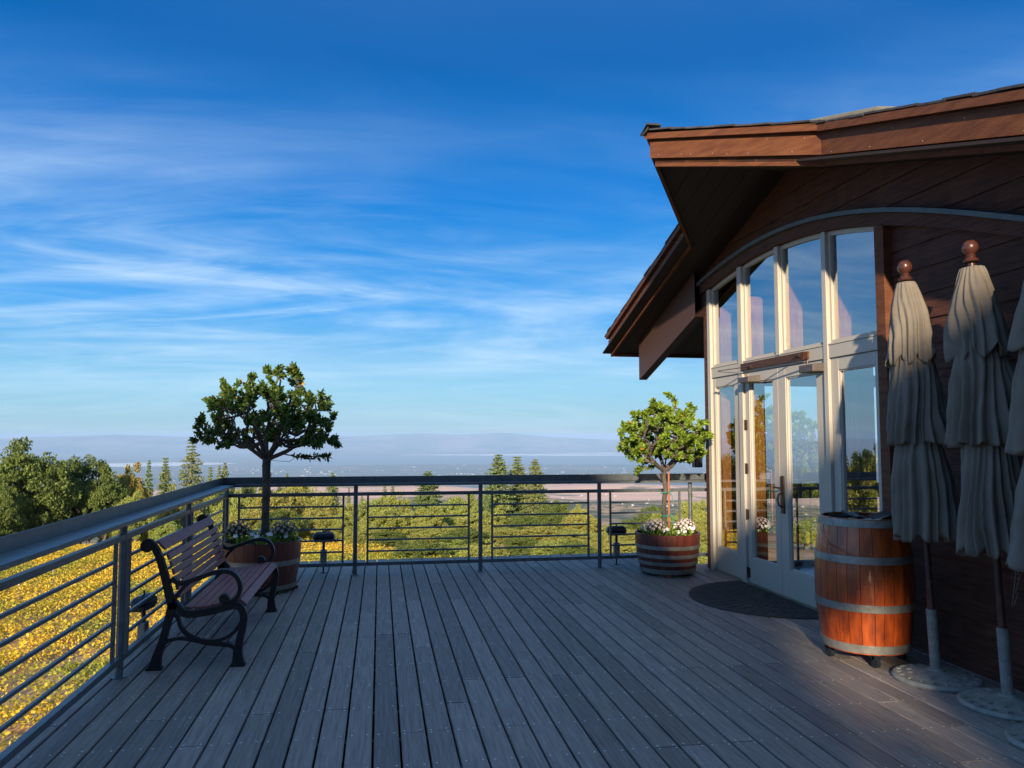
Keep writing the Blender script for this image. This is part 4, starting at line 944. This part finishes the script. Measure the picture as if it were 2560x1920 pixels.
mum((PL[0]+.21, PL[1]-.10, .565), .125, 'mum', 'mauve mum mound at the right side of the planter behind the bench', 2, .13)
mum((PR[0]-.17, PR[1]-.10, .49), .115, 'mumw', 'pale pink mum mound left of the trunk in the planter by the doors', 3, .12)
mum((PR[0]+.19, PR[1]-.08, .49), .110, 'mumw', 'pale pink mum mound right of the trunk in the planter by the doors', 4, .11)
def pansies(P, r, z, seed, lab):
    rs = np.random.RandomState(seed); root = empty('bedding_flowers', (P[0], P[1], z)); tag(root, lab, 'flowers', kind='stuff')
    n = 520; a = rs.uniform(0, 6.28, n); rr_ = np.sqrt(rs.uniform(0,1,n))*r; p = np.stack([rr_*np.cos(a), rr_*np.sin(a), rs.uniform(-.03,.045,n)], 1); d = rs.normal(size=(n,3)); d[:,2] = abs(d[:,2])+.4
    leaf_mesh('foliage', p, d, .042, rs, 'leaf2', root, P); mb = MB()
    for i in range(46):
        a = rs.uniform(0, 6.28); rr_ = r*rs.uniform(.3,1.02); c = Vector((rr_*math.cos(a), rr_*math.sin(a), rs.uniform(.03,.075))); nv = Vector((rs.normal()*.5, -1+rs.normal()*.4, .9)).normalized(); u_ = nv.orthogonal().normalized(); w_ = nv.cross(u_)
        for j in range(5):
            aa = j*1.2566+i; dv = u_*math.cos(aa)+w_*math.sin(aa); sd_ = nv.cross(dv); s = .024; mb.add([c, c+dv*s*.5+sd_*s*.42, c+dv*s+sd_*s*.2+nv*.003, c+dv*s-sd_*s*.2+nv*.003, c+dv*s*.5-sd_*s*.42], [(0,1,2,3,4)])
    mb.build('petals', M['white'], root)
pansies(PL, .33, .50, 5, 'small white flowers filling the planter behind the bench'); pansies(PR, .30, .45, 6, 'small white flowers filling the planter by the doors')

# ------------------------------------------------------------------ deck flood lamps
def make_lamp():
    root = empty('flood_lamp'); mb = MB(); n = 14       # hooded lamp head: rounded oblong, open below
    prof = [(0,.062,1.0),(.012,.075,1.0),(.035,.07,.96),(.055,.055,.86),(.068,.03,.72),(.072,.0001,.6)]
    b = 0; N_ = 28
    for z, ry, k in prof:
        for j in range(N_):
            a = 2*math.pi*j/N_; ca, sa = math.cos(a), math.sin(a); mb.v.append((.125*k*abs(ca)**.6*(1 if ca > 0 else -1), max(ry,.002)*abs(sa)**.7*(1 if sa > 0 else -1), .385+z))
    for i in range(len(prof)-1):
        for j in range(N_): mb.f.append((i*N_+j, i*N_+(j+1)%N_, (i+1)*N_+(j+1)%N_, (i+1)*N_+j))
    mb.f.append(tuple(range(N_))); mb.build('lamp_head', M['lampbody'], root, smooth=True, sharp=60)
    mb = MB(); mb.box(-.11, .11, -.055, .055, .368, .384); mb.box(-.10,.10,-.045,.045,.345,.368); mb.build('lens_frame', M['lampbody'], root, bevel=.004)
    mb = MB(); mb.tube([(0,0,.25),(0,0,.35)], .016, 10); mb.build('stem', M['lampbody'], root, smooth=True); mb = MB(); mb.tube([(0,0,.455),(0,0,.49)], .008, 8); mb.build('top_screw', M['lampbody'], root, smooth=True)
    mb = MB(); mb.box(-.035, .035, -.03, .03, .11, .255); mb.build('junction_box', M['box'], root, bevel=.006)
    mb = MB(); mb.tube([(0,0,0),(0,0,.11)], .009, 8); mb.tube([(0,0,0),(0,0,.008)], .03, 10); mb.build('foot', M['lampbody'], root, smooth=True); return root
lp = make_lamp(); lp.location = (-.615, 9.05, 0); tag(lp, 'dark hooded flood lamp behind the far railing, right of the left planter', 'lamp', 'flood lamps outside the railings')
l2 = copy_tree(lp); l2.location = (2.83, 9.05, 0); tag(l2, 'dark hooded flood lamp behind the far railing, left of the right planter')
l3 = copy_tree(lp); l3.location = (-1.76, 6.35, -.12); l3.rotation_euler = (0,0,R(80)); tag(l3, 'dark hooded flood lamp low outside the side railing behind the bench')

# ------------------------------------------------------------------ door mat
m = MB(); n = 48; cx, cy, rr_ = 3.79, 6.92, .86
def mring(r0_, r1_, z0, z1):
    b = len(m.v)
    for i in range(n+1):
        a = math.pi/2+math.pi*i/n
        for r_, z in ((r0_, z0), (r1_, z1)): m.v.append((cx+r_*math.cos(a), cy+r_*math.sin(a), z))
    for i in range(n): m.f.append((b+2*i, b+2*i+1, b+2*i+3, b+2*i+2))
mring(rr_, rr_, .002, .008); mring(rr_, rr_-.035, .008, .011); mring(rr_-.035, .001, .011, .011)
for k in range(21):
    a = math.pi/2+math.pi*(k+.5)/21; r_ = rr_-.06; m.bar((cx+.12*math.cos(a), cy+.12*math.sin(a), .0125), (cx+r_*math.cos(a), cy+r_*math.sin(a), .0125), .03, .004)
for r_ in (.3,.5,.68): 
    for k in range(24): a = math.pi/2+math.pi*(k+.5)/24; m.obox((cx+r_*math.cos(a), cy+r_*math.sin(a), .0125), (-.02*math.sin(a),.02*math.cos(a),0), (.006*math.cos(a),.006*math.sin(a),0), (0,0,.003))
tag(m.build('door_mat', M['mat']), 'half-round black rubber mat on the deck in front of the glass doors', 'door mat')

# ------------------------------------------------------------------ closed umbrellas
def canopy_tier(root, tiers, seed, mname='canopy_tier'):
    for ti, (zt, zb, rt, rb, npl, amp, scal, ox, oy) in enumerate(tiers):
        rs = np.random.RandomState(seed*10+ti); NT, NZ = 200, 34; ph = rs.uniform(0, 6.28, 6); mb = MB()
        fold = np.sort(rs.uniform(0, 6.28, npl)); fold = (np.arange(npl)+rs.uniform(-.28,.28,npl))*6.283/npl; dep_ = rs.uniform(.55, 1.25, npl)
        for iz in range(NZ):
            t = iz/(NZ-1); z = zt+(zb-zt)*t; base = rt+(rb-rt)*(t**.85) + .012*math.sin(t*math.pi)
            for it in range(NT):
                th = 6.28318*it/NT; tw = th + .14*math.sin(2.6*t+ph[0]+th)+.07*math.sin(6*t+ph[1]+2*th); dists = np.abs((tw-fold+math.pi) % (2*math.pi)-math.pi); k = int(np.argmin(dists)); wv = math.exp(-(dists[k]/(.10+.03*dep_[k]))**2)*dep_[k]
                g = amp*(.35+.65*t)*base*1.6; r_ = base - g*wv + .10*base*math.sin(3*th+ph[2]+t*2)*t + .02*base*math.sin(11*th+ph[3]+4*t)
                r_ += .035*base*math.sin(7*t+th*2+ph[5]) + .05*base*t*math.sin(2*th+ph[4]+3*t) + .012*base*math.sin(23*t+th*5+ph[2])
                zz = z
                if t > .8: zz -= (t-.8)/.2*scal*(abs(math.sin(npl*.25*(th+ph[4])))-.4) 
                mb.v.append((ox*t+r_*math.cos(th)*.92, oy*t+r_*math.sin(th), zz))
        for iz in range(NZ-1):
            for it in range(NT): mb.f.append((iz*NT+it, iz*NT+(it+1)%NT, (iz+1)*NT+(it+1)%NT, (iz+1)*NT+it))
        if ti == 0: mb.v.append((0,0,zt+.012)); c = len(mb.v)-1; [mb.f.append((c, it, (it+1)%NT)) for it in range(NT)]
        o = mb.build(mname, M['canvas'], root, smooth=True, sharp=0); so_ = o.modifiers.new('cloth', 'SOLIDIFY'); so_.thickness = .004
def umbrella(loc, top, tiers, seed, lab, strap=None, H=2.62, pole_r=.021, baserot=0):
    root = empty('patio_umbrella', loc); tag(root, lab, 'umbrella', 'closed umbrellas by the brown wall')
    b = MB(); b.lathe([(.0001,0),(.255,0),(.259,.012),(.254,.022),(.245,.03),(.235,.028),(.18,.040),(.10,.052),(.05,.062),(.045,.075),(.0001,.075)], n=64, cap0=False, cap1=False)
    q = random.Random(seed)
    for ring in (.215, .155):
        cnt_ = int(ring*90)
        for k in range(cnt_):
            a = 6.283*k/cnt_; zz = .033 if ring > .2 else .043; pts = [(ring*math.cos(a+da)+dr*math.cos(a), ring*math.sin(a+da)+dr*math.sin(a), zz+.0005) for da, dr in ((-.05,-.015),(0,.015),(.05,-.01),(.09,.012))]
            b.tube(pts, .0042, 5, cap=False)
    b.build('base', M['base'], root, smooth=True, sharp=40)
    lean = Vector((top[0]-loc[0], top[1]-loc[1], 0))/H
    L = lambda z, dx=0, dy=0: (lean.x*z+dx, lean.y*z+dy, z)
    b = MB(); b.tube([L(.06), L(.44)], .031, 18); b.build('base_tube', M['base'], root, smooth=True)
    b = MB(); b.tube([L(.44), L(.455), L(.455), L(.56), L(.565), L(.62)], [.024,.024,.022,.022,.023,.021], 14); b.build('collar', M['knob'], root, smooth=True)
    b = MB(); b.tube([L(.50), L(H-.05)], pole_r, 14); b.tube([L(.88), L(.98)], .032, 10); b.build('pole', M['pole'], root, smooth=True)
    b = MB()
    for k in range(8): a = k*math.pi/4; b.tube([L(2.25,.03*math.cos(a),.03*math.sin(a)), L(1.0,.10*math.cos(a),.10*math.sin(a))], .006, 6)
    b.build('ribs', M['pole'], root)
    cn = empty('canopy'); cn.parent = root; cn.rotation_euler = (math.atan(-lean.y), math.atan(lean.x), 0)
    tag(cn, None); canopy_tier(cn, tiers, seed)
    b = MB(); b.lathe([(.0001,0),(.040,0),(.044,.010),(.036,.02),(.024,.03),(.028,.038),(.021,.046),(.030,.055),(.043,.073),(.046,.092),(.041,.113),(.026,.131),(.0001,.138)], n=28, cap0=False, cap1=False)
    f = b.build('finial', M['knob'], root, smooth=True, sharp=60); f.location = L(H-.04); f.rotation_euler = cn.rotation_euler
    if strap:
        b = MB(); sx, sy, s0, s1 = strap; pts = [(sx, sy, s0), (sx+.01, sy-.01, (s0+s1)/2+.05), (sx-.005, sy-.005, (s0+s1)/2-.05), (sx-.012, sy, s1)]
        for (dx, ww) in ((0,.016),(.014,.012)):
            for p, q_ in zip(pts[:-1], pts[1:]): b.bar((p[0]+dx,p[1]-dx,p[2]), (q_[0]+dx*.3,q_[1]-dx*.6,q_[2]), .003, ww*2, up=(1,1,0))
        b.build('tie_strap', M['canvas'], root)
    return root
T1 = [(2.565,2.05,.062,.165,17,.17,.075,0,0),(2.12,1.50,.112,.212,18,.20,.02,0,0),(1.62,.90,.118,.225,16,.23,.045,0,0)]
T2 = [(2.565,2.05,.070,.180,16,.16,.085,0,0),(2.12,1.50,.115,.222,17,.20,.03,0,0),(1.62,.88,.112,.210,19,.22,.06,0,0)]
T3 = [(2.565,2.02,.078,.185,12,.15,.06,0,0),(2.10,1.46,.130,.215,14,.18,.03,0,0),(1.60,.88,.110,.250,12,.22,.05,0,0)]
umbrella((3.50,4.47,0), (3.445,4.56), T1, 1, 'closed grey umbrella nearest the barrel, its top catching warm sun')
umbrella((3.56,3.965,0), (3.53,4.08), T2, 2, 'middle closed grey umbrella, leaning over a round cast base', strap=(-.12,-.20,.86,.62), H=2.64)
umbrella((3.39,3.43,0), (3.475,3.46), T3, 3, 'closed grey umbrella cut off by the right edge of the picture', H=2.66)

# ------------------------------------------------------------------ added unseen tree behind the viewpoint, thins the sun reaching the deck
o = make_oak(31, nclump=78, per=52, H=13.2, Rr=1.5, leaf=.2); o.location = (-4.2, -13.6, -5.4); tag(o, 'added unseen slender tree filtering sun in the shade blocker gap behind the viewpoint', 'tree')
# ------------------------------------------------------------------ haze
hz = MB(); hz.box(-47000, 47000, -47000, 47000, -700, 60)
hm = bpy.data.materials.new('valley_haze'); hm.use_nodes = True; N = hm.node_tree.nodes; N.remove(N['Principled BSDF'])
pv = N.new('ShaderNodeVolumePrincipled'); pv.inputs['Color'].default_value = (.46,.69,1,1); pv.inputs['Density'].default_value = 5.2e-5; pv.inputs['Anisotropy'].default_value = -0.08
hm.node_tree.links.new(pv.outputs[0], N['Material Output'].inputs['Volume'])
ho = hz.build('haze', hm); tag(ho, 'blue-grey haze lying over the valley', 'haze', kind='stuff')
